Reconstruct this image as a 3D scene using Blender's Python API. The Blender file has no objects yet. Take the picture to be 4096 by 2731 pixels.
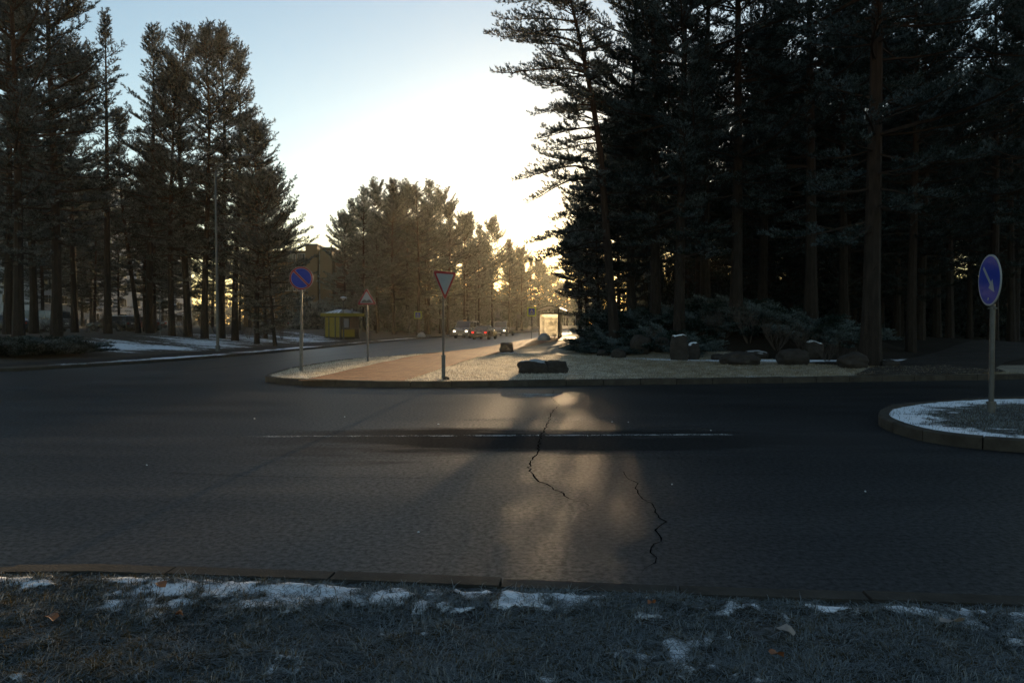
import bpy, bmesh, math, random
import numpy as np
from mathutils import Vector, Matrix, noise, geometry
R = math.radians
SC = bpy.context.scene
COL = SC.collection
random.seed(7)

# ------------------------------------------------------------------ camera
cam_data = bpy.data.cameras.new('camera'); CAM = bpy.data.objects.new('camera', cam_data)
COL.objects.link(CAM); SC.camera = CAM
CAM.location = (0, 0, 1.6)
CAM.rotation_euler = (R(90 - 1.35), 0, 0)
cam_data.sensor_width = 36; cam_data.lens = 26.02
cam_data.clip_start = 0.05; cam_data.clip_end = 4000

# ------------------------------------------------------------------ sky and sun
SUN_AZ, SUN_EL = 5.0, 5.1          # degrees right of +Y, above the horizon
world = bpy.data.worlds.new('World'); SC.world = world; world.use_nodes = True
nt = world.node_tree; nt.nodes.clear()
wo = nt.nodes.new('ShaderNodeOutputWorld'); bg = nt.nodes.new('ShaderNodeBackground')
sky = nt.nodes.new('ShaderNodeTexSky'); sky.sky_type = 'NISHITA'; sky.sun_disc = False
sky.sun_elevation = R(SUN_EL); sky.sun_rotation = R(SUN_AZ)
sky.air_density = 1.0; sky.dust_density = 0.3; sky.ozone_density = 1.3; sky.altitude = 100
bg.inputs['Strength'].default_value = 0.15
nt.links.new(sky.outputs[0], bg.inputs[0]); nt.links.new(bg.outputs[0], wo.inputs[0])
sd = bpy.data.lights.new('sun', 'SUN'); SUN = bpy.data.objects.new('sun', sd); COL.objects.link(SUN)
sd.energy = 5.0; sd.angle = R(0.55); sd.color = (1.0, 0.70, 0.39)
az, el = R(SUN_AZ), R(SUN_EL)
sdir = Vector((math.sin(az) * math.cos(el), math.cos(az) * math.cos(el), math.sin(el)))
SUN.rotation_euler = sdir.to_track_quat('Z', 'Y').to_euler()
SUN.location = (0, -20, 40)
SC.view_settings.view_transform = 'Standard'; SC.view_settings.look = 'None'
SC.view_settings.exposure = EXPO = 0.85
SC.view_settings.gamma = 1.0
SC.render.engine = 'CYCLES'
cy = SC.cycles
cy.use_denoising = True
cy.max_bounces = 6; cy.diffuse_bounces = 3; cy.glossy_bounces = 3; cy.transmission_bounces = 4
cy.transparent_max_bounces = 8; cy.volume_bounces = 1
cy.sample_clamp_indirect = 4.0

# ------------------------------------------------------------------ helpers
def tag(o, label=None, cat=None, group=None, kind=None):
    if label: o['label'] = label
    if cat: o['category'] = cat
    if group: o['group'] = group
    if kind: o['kind'] = kind
    return o

def empty(name, loc=(0, 0, 0), rz=0.0):
    o = bpy.data.objects.new(name, None); COL.objects.link(o)
    o.empty_display_size = 0.3
    o.location = loc; o.rotation_euler = (0, 0, rz)
    return o

def link(name, me, mats=(), parent=None, loc=None):
    if not me.materials:
        for m in (mats if isinstance(mats, (list, tuple)) else [mats]): me.materials.append(m)
    o = bpy.data.objects.new(name, me); COL.objects.link(o)
    if parent: o.parent = parent
    if loc is not None: o.location = loc
    return o

def copy_tree(o, parent=None):
    c = o.copy(); COL.objects.link(c); c.parent = parent
    for ch in list(o.children): copy_tree(ch, c)
    return c

def np_mesh(name, V, F, smooth=False, attr=None):
    """V (n,3), F (m,k) arrays -> mesh; attr = {name: (n,) floats}"""
    V = np.asarray(V, np.float32); F = np.asarray(F, np.int32)
    me = bpy.data.meshes.new(name)
    k = F.shape[1]
    me.vertices.add(len(V)); me.vertices.foreach_set('co', V.ravel())
    me.loops.add(F.size); me.loops.foreach_set('vertex_index', F.ravel())
    me.polygons.add(len(F)); me.polygons.foreach_set('loop_start', np.arange(0, F.size, k, dtype=np.int32))
    try: me.polygons.foreach_set('loop_total', np.full(len(F), k, np.int32))
    except Exception: pass
    if smooth: me.polygons.foreach_set('use_smooth', np.ones(len(F), bool))
    for n, a in (attr or {}).items():
        at = me.attributes.new(n, 'FLOAT', 'POINT'); at.data.foreach_set('value', np.asarray(a, np.float32))
    me.update(calc_edges=True); me.validate()
    return me

class MB:
    def __init__(s): s.v = []; s.f = []; s.m = []
    def add(s, vs, fs, mi=0):
        b = len(s.v); s.v += [tuple(v) for v in vs]
        for f in fs: s.f.append([b + i for i in f]); s.m.append(mi)
        return s
    def box(s, c, d, mi=0, rz=0.0, taper=1.0):
        cx, cy_, cz = c; x, y, z = d[0] / 2, d[1] / 2, d[2] / 2
        vs = []
        for sz in (-1, 1):
            k = taper if sz > 0 else 1.0
            for sx, sy in ((-1, -1), (1, -1), (1, 1), (-1, 1)):
                px, py = sx * x * k, sy * y * k
                vs.append((cx + px * math.cos(rz) - py * math.sin(rz), cy_ + px * math.sin(rz) + py * math.cos(rz), cz + sz * z))
        return s.add(vs, [(3, 2, 1, 0), (4, 5, 6, 7), (0, 1, 5, 4), (1, 2, 6, 5), (2, 3, 7, 6), (3, 0, 4, 7)], mi)
    def tube(s, pts, rad, n=8, mi=0, caps=True):
        pts = [Vector(p) for p in pts]
        if not isinstance(rad, (list, tuple)): rad = [rad] * len(pts)
        rings = []; b = len(s.v); prev = None
        for i, p in enumerate(pts):
            t = (pts[min(i + 1, len(pts) - 1)] - pts[max(i - 1, 0)]).normalized()
            if prev is None:
                a = t.orthogonal().normalized()
            else:
                a = (prev - t * prev.dot(t)); a = a.normalized() if a.length > 1e-6 else t.orthogonal().normalized()
            prev = a; c = t.cross(a)
            for k in range(n):
                w = 2 * math.pi * k / n
                s.v.append(tuple(p + (a * math.cos(w) + c * math.sin(w)) * rad[i]))
        for i in range(len(pts) - 1):
            for k in range(n):
                k2 = (k + 1) % n
                s.f.append([b + i * n + k, b + i * n + k2, b + (i + 1) * n + k2, b + (i + 1) * n + k]); s.m.append(mi)
        if caps:
            s.f.append([b + k for k in range(n)][::-1]); s.m.append(mi)
            s.f.append([b + (len(pts) - 1) * n + k for k in range(n)]); s.m.append(mi)
        return s
    def prism(s, poly, o, ux, uy, un, t, mi=0, side=None):
        """flat polygon (2d pts) in frame o,ux,uy extruded by t along un"""
        o, ux, uy, un = map(Vector, (o, ux, uy, un)); n = len(poly)
        a = [o + ux * p[0] + uy * p[1] for p in poly]; bb = [q + un * t for q in a]
        s.add(a + bb, [list(range(n))[::-1], [n + i for i in range(n)]], mi)
        b = len(s.v) - 2 * n
        for i in range(n):
            j = (i + 1) % n
            s.f.append([b + i, b + j, b + n + j, b + n + i]); s.m.append(mi if side is None else side)
        return s
    def lathe(s, prof, n=20, c=(0, 0, 0), mi=0):
        b = len(s.v)
        for r, z in prof:
            for k in range(n):
                w = 2 * math.pi * k / n
                s.v.append((c[0] + r * math.cos(w), c[1] + r * math.sin(w), c[2] + z))
        for i in range(len(prof) - 1):
            for k in range(n):
                k2 = (k + 1) % n
                s.f.append([b + i * n + k, b + i * n + k2, b + (i + 1) * n + k2, b + (i + 1) * n + k]); s.m.append(mi)
        s.f.append([b + k for k in range(n)][::-1]); s.m.append(mi)
        s.f.append([b + (len(prof) - 1) * n + k for k in range(n)]); s.m.append(mi)
        return s
    def mesh(s, name, smooth=False, bevel=0.0, fixn=True):
        me = bpy.data.meshes.new(name)
        me.from_pydata(s.v, [], s.f)
        me.polygons.foreach_set('material_index', s.m)
        if bevel or fixn:
            bm = bmesh.new(); bm.from_mesh(me)
            if fixn: bmesh.ops.recalc_face_normals(bm, faces=bm.faces)
            if bevel:
                es = [e for e in bm.edges if len(e.link_faces) == 2 and e.calc_face_angle(0) > 0.5]
                bmesh.ops.bevel(bm, geom=es, offset=bevel, segments=2, profile=0.5, affect='EDGES', clamp_overlap=True)
            bm.to_mesh(me); bm.free()
        if smooth:
            me.polygons.foreach_set('use_smooth', [True] * len(me.polygons))
            try: me.set_sharp_from_angle(angle=R(35))
            except Exception: pass
        me.update(); return me
    def build(s, name, mats, parent=None, smooth=False, bevel=0.0, loc=None):
        return link(name, s.mesh(name, smooth, bevel), mats, parent, loc)

# ------------------------------------------------------------------ materials
def lin(h):
    h = h.lstrip('#'); c = [int(h[i:i + 2], 16) / 255 for i in (0, 2, 4)]
    return tuple((x / 12.92 if x <= .04045 else ((x + .055) / 1.055) ** 2.4) for x in c) + (1,)
class N:
    def __init__(s, name):
        s.mat = bpy.data.materials.new(name); s.mat.use_nodes = True
        s.t = s.mat.node_tree; s.t.nodes.clear()
        s.out = s.t.nodes.new('ShaderNodeOutputMaterial')
        s._co = None
    def n(s, typ, **kw):
        x = s.t.nodes.new('ShaderNode' + typ)
        for k, v in kw.items(): setattr(x, k, v)
        return x
    def l(s, a, b): s.t.links.new(a, b)
    def co(s):
        if s._co is None:
            g = s.n('NewGeometry'); s._co = g.outputs['Position']
        return s._co
    def oc(s):
        return s.n('TexCoord').outputs['Object']
    def noise(s, scale, detail=3, rough=.55, vec=None, stretch=None):
        x = s.n('TexNoise'); x.inputs['Scale'].default_value = scale; x.inputs['Detail'].default_value = detail
        x.inputs['Roughness'].default_value = rough
        v = vec or s.co()
        if stretch:
            m = s.n('Mapping'); m.inputs['Scale'].default_value = stretch; s.l(v, m.inputs[0]); v = m.outputs[0]
        s.l(v, x.inputs['Vector']); return x.outputs['Fac']
    def ramp(s, src, stops, interp='LINEAR'):
        r = s.n('ValToRGB'); cr = r.color_ramp; cr.interpolation = interp
        while len(cr.elements) < len(stops): cr.elements.new(.5)
        for e, (p, c) in zip(cr.elements, stops):
            e.position = p; e.color = c if isinstance(c, tuple) else (c, c, c, 1)
        s.l(src, r.inputs[0]); return r.outputs[0]
    def math(s, op, a, b=None, c=None, clamp=False):
        m = s.n('Math', operation=op); m.use_clamp = clamp
        for i, v in enumerate((a, b, c)):
            if v is None: continue
            if isinstance(v, (int, float)): m.inputs[i].default_value = v
            else: s.l(v, m.inputs[i])
        return m.outputs[0]
    def mix(s, f, a, b):
        m = s.n('Mix', data_type='RGBA')
        for i, v in ((0, f), (6, a), (7, b)):
            if isinstance(v, (int, float)): m.inputs[i].default_value = v
            elif isinstance(v, tuple): m.inputs[i].default_value = v
            else: s.l(v, m.inputs[i])
        return m.outputs[2]
    def bump(s, h, strength=.5, dist=.02, normal=None):
        b = s.n('Bump'); b.inputs['Strength'].default_value = strength; b.inputs['Distance'].default_value = dist
        s.l(h, b.inputs['Height'])
        if normal: s.l(normal, b.inputs['Normal'])
        return b.outputs[0]
    def attr(s, name):
        a = s.n('Attribute'); a.attribute_name = name; return a.outputs['Fac']
    def bsdf(s, base, rough=.6, metal=0, normal=None, spec=.5, emis=None, estr=0, alpha=None, trans=None):
        p = s.n('BsdfPrincipled')
        def put(k, v):
            if v is None: return
            if isinstance(v, (int, float)) or isinstance(v, tuple): p.inputs[k].default_value = v
            else: s.l(v, p.inputs[k])
        put('Base Color', base); put('Roughness', rough); put('Metallic', metal); put('Specular IOR Level', spec)
        put('Normal', normal); put('Emission Color', emis); put('Emission Strength', estr)
        put('Transmission Weight', trans); put('Alpha', alpha)
        return p
    def done(s, p):
        s.l(p.outputs[0], s.out.inputs['Surface']); return s.mat

def simple(name, col, rough=.6, metal=0, var=.12, nscale=6, bump=0.0, spec=.5, emis=None, estr=0, dirt=None):
    m = N(name); f = m.noise(nscale, 4, .6, vec=m.oc())
    c = tuple(x * (1 - var) for x in col[:3]) + (1,); c2 = tuple(min(1, x * (1 + var)) for x in col[:3]) + (1,)
    base = m.ramp(f, [(.3, c), (.7, c2)])
    if dirt: base = m.mix(m.ramp(m.noise(nscale * .5, 5, .7, vec=m.oc()), [(.5, 0.0), (.75, .7)]), base, dirt)
    nr = m.bump(m.noise(nscale * 12, 3, .6, vec=m.oc()), bump, .01) if bump else None
    r = m.ramp(f, [(.2, max(0, rough - .08)), (.8, min(1, rough + .08))])
    return m.done(m.bsdf(base, r, metal, nr, spec, emis, estr))
# ------------------------------------------------------------------ layout of the junction (metres; camera at the origin looking along +Y)
def interp(tab):
    ys = [p[0] for p in tab]; xs = [p[1] for p in tab]
    def f(y):
        return float(np.interp(y, ys, xs))
    return f
street_left = interp([(17, -34), (20, -24), (24, -17.2), (29, -15.2), (35, -13.8), (44, -12.9), (62, -11.6), (80, -9.8), (97, -7.4), (126, -.8), (150, 6), (200, 17), (300, 34), (600, 82)])
street_right = interp([(20.3, -7.0), (24, -7.35), (30, -7.0), (34, -5.3), (38, -3.7), (43, -2.4), (50, -.8), (62, 1.6), (72, 3.6), (90, 6.6), (110, 10.4), (137, 16.5), (170, 24), (300, 48), (600, 96)])
island_front = interp([(-5.1, 19.1), (-3.3, 18.62), (-1.6, 18.6), (-.3, 18.85), (7.1, 20.0), (14.8, 21.3), (40, 26), (200, 50)])
near_kerb = interp([(-60, 2.0), (-12, 4.1), (-6, 4.45), (-3.1, 4.52), (-2.5, 4.55), (-.7, 4.36), (1.23, 4.15), (2.76, 3.99), (6, 3.66), (60, -2)])
def sstep(a, b, x):
    t = min(1, max(0, (x - a) / (b - a))); return t * t * (3 - 2 * t)
def nz(x, y, s=1.0, o=0.0):
    return noise.noise(Vector((x * s + o, y * s - o, o * .37)))
def mound(x, y):
    r = math.hypot((x - 11.5) / 10.5, (y - 41) / 10.5) + .10 * nz(x, y, .3, 3)
    a = 1.75 * (1 - sstep(.35, 1.0, r))
    r2 = math.hypot((x - 24) / 12, (y - 46) / 12)
    return max(a, .55 * (1 - sstep(.2, 1.0, r2)))
def island_z(x, y):
    z = .14 + .20 * sstep(40, 62, y) + .05 * nz(x, y, .35) * sstep(21, 26, y)
    z += mound(x, y) * (1 + .10 * nz(x, y, .8, 9))
    z += .35 * sstep(60, 110, y) * sstep(3, 12, x - street_right(y))
    return z
def left_z(x, y):
    t = street_left(y) - x
    z = .10 + .80 * sstep(3.0, 15, t) + .35 * sstep(25, 80, t)
    return z + (.10 * nz(x, y, .12, 5) + .04 * nz(x, y, .6, 1)) * sstep(3, 8, t)

def patch(name, outline, inner, zfun, mat, attrs=None):
    """outline + interior points -> constrained Delaunay sheet with heights from zfun"""
    pts = [Vector((p[0], p[1])) for p in outline]; n = len(pts)
    poly = [tuple(p) for p in pts]
    px = np.array([p[0] for p in poly]); py = np.array([p[1] for p in poly])
    I = np.array(inner, float)
    ins = np.zeros(len(I), bool); j = n - 1
    for i in range(n):
        c = ((py[i] > I[:, 1]) != (py[j] > I[:, 1]))
        with np.errstate(divide='ignore', invalid='ignore'):
            xx = (px[j] - px[i]) * (I[:, 1] - py[i]) / (py[j] - py[i] + 1e-12) + px[i]
        ins ^= c & (I[:, 0] < xx); j = i
    pts += [Vector(p) for p in I[ins]]
    res = geometry.delaunay_2d_cdt(pts, [], [list(range(n))], 1, 1e-5)
    V = [(p.x, p.y, zfun(p.x, p.y)) for p in res[0]]
    F = [f for f in res[2] if len(f) == 3]
    at = {k: [fn(v[0], v[1]) for v in V] for k, fn in (attrs or {}).items()}
    me = np_mesh(name, V, F, True, at)
    if sum(p.normal.z for p in me.polygons[:50]) < 0: me.flip_normals()
    return link(name, me, mat)

def gridpts(x0, x1, y0, y1, s, jit=.3):
    xs = np.arange(x0, x1, s); ys = np.arange(y0, y1, s)
    rs = np.random.RandomState(3)
    X, Y = np.meshgrid(xs, ys); P = np.stack([X.ravel(), Y.ravel()], 1)
    return P + rs.uniform(-jit, jit, P.shape) * s

def resample(pts, step):
    out = [pts[0]]
    for a, b in zip(pts, pts[1:]):
        L = math.hypot(b[0] - a[0], b[1] - a[1]); k = max(1, int(L / step))
        for i in range(1, k + 1): out.append((a[0] + (b[0] - a[0]) * i / k, a[1] + (b[1] - a[1]) * i / k))
    return out
def smooth_line(pts, it=2):
    for _ in range(it):
        q = [pts[0]]
        for a, b in zip(pts, pts[1:]):
            q.append((a[0] * .75 + b[0] * .25, a[1] * .75 + b[1] * .25)); q.append((a[0] * .25 + b[0] * .75, a[1] * .25 + b[1] * .75))
        pts = q + [pts[-1]]
    return pts

# ------------------------------------------------------------------ ground materials
def ground_mat(name, soil, grass, frost, snow_lo, snow_hi, litter=(.05, .03, .018, 1), bump=.6, scale=1.0, floor=False):
    m = N(name)
    f1 = m.noise(2.2 * scale, 5, .65); f2 = m.noise(26 * scale, 4, .7); f3 = m.noise(90 * scale, 3, .6)
    base = m.mix(m.ramp(f1, [(.35, 0.0), (.62, 1.0)]), soil, grass)
    base = m.mix(m.ramp(f2, [(.55, 0.0), (.75, .8)]), base, litter)
    base = m.mix(m.ramp(m.math('ADD', m.math('MULTIPLY', f2, .6), m.math('MULTIPLY', f3, .4)), [(.42, 0.0), (.62, .75)]), base, frost)
    if floor:
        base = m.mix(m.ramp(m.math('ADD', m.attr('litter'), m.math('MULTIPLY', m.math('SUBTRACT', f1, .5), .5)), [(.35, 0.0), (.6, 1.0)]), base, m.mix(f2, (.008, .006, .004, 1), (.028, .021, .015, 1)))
    sn = m.math('ADD', m.attr('snow'), m.math('MULTIPLY', m.math('SUBTRACT', m.noise(5 * scale, 6, .7), .5), .9))
    sn = m.math('ADD', sn, m.math('MULTIPLY', m.math('SUBTRACT', f2, .5), .5))
    sm = m.ramp(sn, [(snow_lo, 0.0), (snow_hi, 1.0)])
    base = m.mix(sm, base, (.74, .77, .82, 1))
    h = m.math('ADD', m.math('MULTIPLY', f2, .5), m.math('MULTIPLY', f3, .35))
    h = m.math('ADD', h, m.math('MULTIPLY', sm, .5))
    return m.done(m.bsdf(base, .85, 0, m.bump(h, bump, .04), .08))

def asphalt_mat():
    m = N('asphalt')
    big = m.noise(.35, 4, .6); mid = m.noise(3, 5, .6); fine = m.noise(110, 3, .7); grit = m.noise(47, 4, .85)
    sp = m.n('SeparateXYZ'); m.l(m.co(), sp.inputs[0])
    # darker, rougher, less glossy band along the centre line of the crossing
    wob = m.math('MULTIPLY', m.math('SUBTRACT', m.noise(.5, 4, .7, stretch=(.45, 1.6, 1)), .5), 4.2)
    yy = m.math('ADD', sp.outputs['Y'], wob)
    band = m.math('MULTIPLY', m.ramp(m.math('DIVIDE', m.math('ABSOLUTE', m.math('SUBTRACT', yy, 10.15)), 1.35), [(.35, 1.0), (1.0, 0.0)]),
                  m.ramp(m.math('DIVIDE', m.math('ADD', sp.outputs['X'], 6), 16), [(.1, 0.0), (.3, 1.0), (.55, .9), (.8, .2)]))
    c = m.ramp(mid, [(.3, (.005, .005, .005, 1)), (.7, (.010, .010, .0105, 1))])
    c = m.mix(m.ramp(fine, [(.35, .75), (.5, 0.0)]), c, (.003, .003, .003, 1))
    c = m.mix(m.ramp(fine, [(.62, 0.0), (.75, .6)]), c, (.045, .044, .042, 1))
    c = m.mix(m.math('MULTIPLY', band, .6), c, (.008, .007, .007, 1))
    ro = m.math('ADD', m.ramp(big, [(.3, .32), (.7, .38)]), m.math('MULTIPLY', band, .28))
    # wheel-polished lanes run along the street and the crossing
    ro = m.math('ADD', ro, m.math('MULTIPLY', m.math('SUBTRACT', m.noise(1.1, 3, .5, stretch=(.12, 1.2, 1)), .5), .22))
    h = m.math('ADD', m.math('MULTIPLY', fine, .55), m.math('MULTIPLY', grit, .6))
    b = m.bump(h, .6, .014)
    b = m.bump(mid, .12, .03, b)
    # very open stone texture: little mirror reflection even at grazing view
    d = m.n('BsdfDiffuse'); d.inputs['Roughness'].default_value = 1; m.l(c, d.inputs[0]); m.l(b, d.inputs['Normal'])
    g = m.n('BsdfGlossy'); m.l(ro, g.inputs['Roughness']); m.l(b, g.inputs['Normal'])
    lw = m.n('LayerWeight'); lw.inputs['Blend'].default_value = .5
    sh = m.math('MULTIPLY', m.math('ADD', m.ramp(m.noise(22, 4, .75), [(.35, .06), (.65, .15)]), m.ramp(lw.outputs['Facing'], [(.925, 0.0), (.985, .22)])), m.math('SUBTRACT', 1.0, m.math('MULTIPLY', band, .8)))
    mx = m.n('MixShader'); m.l(sh, mx.inputs[0]); m.l(d.outputs[0], mx.inputs[1]); m.l(g.outputs[0], mx.inputs[2])
    m.l(mx.outputs[0], m.out.inputs['Surface']); return m.mat
def concrete_mat(name, c1, c2, bump=.4):
    m = N(name)
    f = m.noise(4, 5, .65); g = m.noise(70, 3, .6)
    c = m.ramp(f, [(.3, c1), (.7, c2)])
    c = m.mix(m.ramp(g, [(.55, 0.0), (.75, .5)]), c, tuple(x * .5 for x in c1[:3]) + (1,))
    return m.done(m.bsdf(c, .8, 0, m.bump(m.math('ADD', f, g), bump, .008), .08))
M = {}
M['asphalt'] = asphalt_mat()
M['kerb'] = concrete_mat('kerb_concrete', (.03, .026, .022, 1), (.065, .057, .048, 1), .8)
M['verge'] = ground_mat('verge_turf', (.018, .014, .010, 1), (.03, .026, .016, 1), (.14, .15, .16, 1), .50, .62)
M['lawn_left'] = ground_mat('left_turf', (.04, .028, .018, 1), (.06, .042, .025, 1), (.12, .11, .10, 1), .50, .66, scale=.8)
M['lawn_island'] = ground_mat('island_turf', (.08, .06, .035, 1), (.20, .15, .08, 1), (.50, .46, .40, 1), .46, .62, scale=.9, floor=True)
M['forest_floor'] = ground_mat('forest_floor', (.012, .009, .006, 1), (.02, .015, .01, 1), (.04, .038, .035, 1), .6, .8)

def paving_mat(name, c1, c2, seam, bw=.5, bh=.25):
    m = N(name)
    br = m.n('TexBrick'); br.inputs['Scale'].default_value = 1.0
    br.inputs['Brick Width'].default_value = bw; br.inputs['Row Height'].default_value = bh
    br.inputs['Mortar Size'].default_value = .012; br.inputs['Mortar Smooth'].default_value = .4
    br.inputs['Color1'].default_value = c1; br.inputs['Color2'].default_value = c2; br.inputs['Mortar'].default_value = seam
    m.l(m.co(), br.inputs['Vector'])
    f = m.noise(3, 5, .7); g = m.noise(30, 4, .7)
    c = m.mix(m.ramp(f, [(.45, 0.0), (.7, .7)]), br.outputs['Color'], tuple(x * .55 for x in c1[:3]) + (1,))
    st = m.noise(2.2, 4, .7, stretch=(.5, 5, 1))
    c = m.mix(m.ramp(st, [(.54, 0.0), (.62, .9)]), c, (.05, .028, .018, 1))  # dark streaks: shadows of uneven paving put into the colour
    c = m.mix(m.ramp(g, [(.62, 0.0), (.8, .2)]), c, (.5, .44, .36, 1))
    h = m.math('ADD', m.math('MULTIPLY', br.outputs['Fac'], -.6), m.math('ADD', g, m.math('MULTIPLY', st, -.8)))
    return m.done(m.bsdf(c, .7, 0, m.bump(h, .9, .025), .04))
M['paving'] = paving_mat('path_paving', (.30, .115, .05, 1), (.38, .16, .07, 1), (.05, .035, .025, 1))
M['paving_dark'] = paving_mat('forest_path_paving', (.03, .028, .027, 1), (.05, .046, .043, 1), (.03, .025, .02, 1), .6, .6)

# ------------------------------------------------------------------ ground sheets
base = MB(); base.add([(-900, -90, -.12), (900, -90, -.12), (900, 1400, -.12), (-900, 1400, -.12)], [(0, 1, 2, 3)])
tag(base.build('ground', M['forest_floor']), kind='structure')
def road_z(x, y):
    return .0
rd = MB(); rd.add([(-120, -30, 0), (160, -30, 0), (160, 620, 0), (-120, 620, 0)], [(0, 1, 2, 3)])
tag(rd.build('road', M['asphalt']), kind='structure')

# near verge the photographer stands on
def verge_snow(x, y):
    d = near_kerb(x) - .22 - y            # metres behind the kerb stone
    a = .40 * (1 - sstep(.06, .42, d)) + .20
    a += .46 * nz(x, y, 1.4, 11) + .36 * nz(x, y, 4.5, 2) + .36 * nz(x, y, 14, 7)
    if x < -1: a += .24 * math.exp(-((d - .55) / .22) ** 2) * sstep(-1, -2.4, x)
    if d < .03: a -= .5
    return a
def verge_z(x, y):
    d = near_kerb(x) - y
    s = verge_snow(x, y)
    return .105 + .03 * sstep(.2, 1.5, d) + .018 * nz(x, y, 2.5, 4) + .012 * nz(x, y, 9, 1) + .028 * sstep(.30, .6, s)
out = resample([(x, near_kerb(x) - .16) for x in (-60, -20, -12, -6, -3.1, -2.5, -.7, 1.23, 2.76, 6, 14, 30, 60)], .5) + [(60, -60), (-60, -60)]
fine = gridpts(-4.2, 4.2, 2.3, 4.5, .028)
mid_ = [p for p in gridpts(-14, 14, -3, 5, .35) if not (-4.2 < p[0] < 4.2 and 2.3 < p[1])]
patch('verge', out, list(fine) + list(mid_) + list(gridpts(-58, 58, -58, -4, 6)), verge_z, M['verge'], {'snow': verge_snow})['kind'] = 'structure'

# island right of the street, with the mound and the forest behind
il = smooth_line([(-3.3, 18.62), (-5.1, 19.05), (-6.3, 19.7), (-7.0, 20.6), (-7.35, 24)], 2)
il_pts = [(x, island_front(x)) for x in (200, 100, 60, 40, 25, 14.8, 7.1, 3, -.3, -1.6)] + il
il_pts += [(street_right(y), y) for y in (27, 30, 34, 38, 43, 50, 56, 62, 72, 80, 90, 110, 137, 170, 230, 300, 450, 600)]
ISL_EDGE = resample(il_pts, .7)
INS = .13
def island_snow(x, y):
    a = .16 + .36 * nz(x, y, .45, 21) + .2 * nz(x, y, 1.6, 8)
    r = math.hypot((x - 11.5) / 10.5, (y - 41) / 10.5)
    a += .85 * math.exp(-((r - 1.12) / .10) ** 2) * sstep(3.0, 6, x) * (1 - sstep(16, 20, x))   # snow left along the foot of the mound
    a += .30 * math.exp(-((y - island_front(x)) / .5) ** 2)
    a += .4 * math.exp(-(((x + .2) / 2.2) ** 2 + ((y - 37.5) / 1.2) ** 2))
    a += .45 * math.exp(-(((x - 2.0) / 1.3) ** 2 + ((y - 21.6) / .35) ** 2))
    a += .45 * math.exp(-((y - 20.6) / 1.4) ** 2) * sstep(-4.9, -5.8, x)
    if mound(x, y) > .3: a -= .10
    a -= .35 * sstep(48, 60, y)
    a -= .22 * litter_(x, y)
    return a
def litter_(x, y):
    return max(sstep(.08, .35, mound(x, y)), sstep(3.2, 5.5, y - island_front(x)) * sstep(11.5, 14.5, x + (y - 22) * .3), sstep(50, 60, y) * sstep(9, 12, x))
isl_out = [(x + (INS if k > 60 else 0), y + .02) for k, (x, y) in enumerate(ISL_EDGE)] + [(300, 600), (300, 60)]
pin = list(gridpts(-7.5, 18, 18.6, 32, .16)) + list(gridpts(-4, 40, 32, 56, .4)) + list(gridpts(18, 60, 21, 60, 1.0)) + list(gridpts(0, 290, 60, 590, 6))
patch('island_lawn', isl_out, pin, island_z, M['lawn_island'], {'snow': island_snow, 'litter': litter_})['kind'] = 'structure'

# ground left of the street
ll_pts = [(-140, 9), (-60, 13), (-34, 17)] + [(street_left(y), y) for y in (20, 24, 29, 35, 44, 53, 62, 71, 80, 88, 97, 110, 126, 150, 200, 300, 600)]
ll_pts = smooth_line(ll_pts, 1)
def left_snow(x, y):
    t = street_left(y) - x
    a = .18 + .34 * nz(x, y, .20, 31) + .25 * nz(x * .45, y, 1.1, 7)
    if t < 1.5: a += .34
    if 1.5 < t < 3.6: a -= .6
    a += .36 * math.exp(-((t - 8) / 5) ** 2) * sstep(30, 38, y) * (1 - sstep(70, 80, y))
    if t > 16: a -= .12
    return a
def left_z2(x, y):
    return left_z(x, y)
lp = list(gridpts(-40, -11, 17, 75, .45)) + list(gridpts(-150, -40, 14, 200, 3)) + list(gridpts(-40, -2, 75, 130, 1.5)) + list(gridpts(-290, 60, 130, 590, 9))
patch('left_lawn', resample(ll_pts, 1.2) + [(-300, 600), (-300, 9)], lp, left_z2, M['lawn_left'], {'snow': left_snow})['kind'] = 'structure'

# right-hand traffic island
ti = smooth_line([(60, 5.0), (20, 6.0), (11, 8.1), (7.6, 8.75), (6.15, 9.2), (5.58, 9.9), (5.6, 10.95), (5.85, 11.9), (6.7, 13.2), (7.9, 14.0), (10.2, 14.8), (20, 16.4), (60, 21)], 2)
TI_EDGE = resample(ti, .5)
def ti_z(x, y): return .135 + .025 * nz(x, y, 1.5, 2) + .012 * nz(x, y, 6, 1)
TIV = [Vector(p) for p in TI_EDGE]
def ti_snow(x, y):
    d = min((p.x - x) ** 2 + (p.y - y) ** 2 for p in TIV) ** .5 if x < 14 else 2
    return .80 * math.exp(-(d / .95) ** 2) + .34 * nz(x, y, 1.2, 5) + .30 * nz(x, y, 4, 5) + .16
def inset(line, d):
    out = []
    for i, p in enumerate(line):
        a = line[max(0, i - 1)]; b = line[min(len(line) - 1, i + 1)]
        tx, ty = b[0] - a[0], b[1] - a[1]; L = math.hypot(tx, ty) or 1
        out.append((p[0] + ty / L * d, p[1] - tx / L * d))
    return out
patch('traffic_island', inset(TI_EDGE, .13), list(gridpts(5.5, 12.5, 8, 15.5, .10)) + list(gridpts(12.5, 60, 6, 20, 1.0)), ti_z, M['verge'], {'snow': ti_snow})['kind'] = 'structure'

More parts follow.
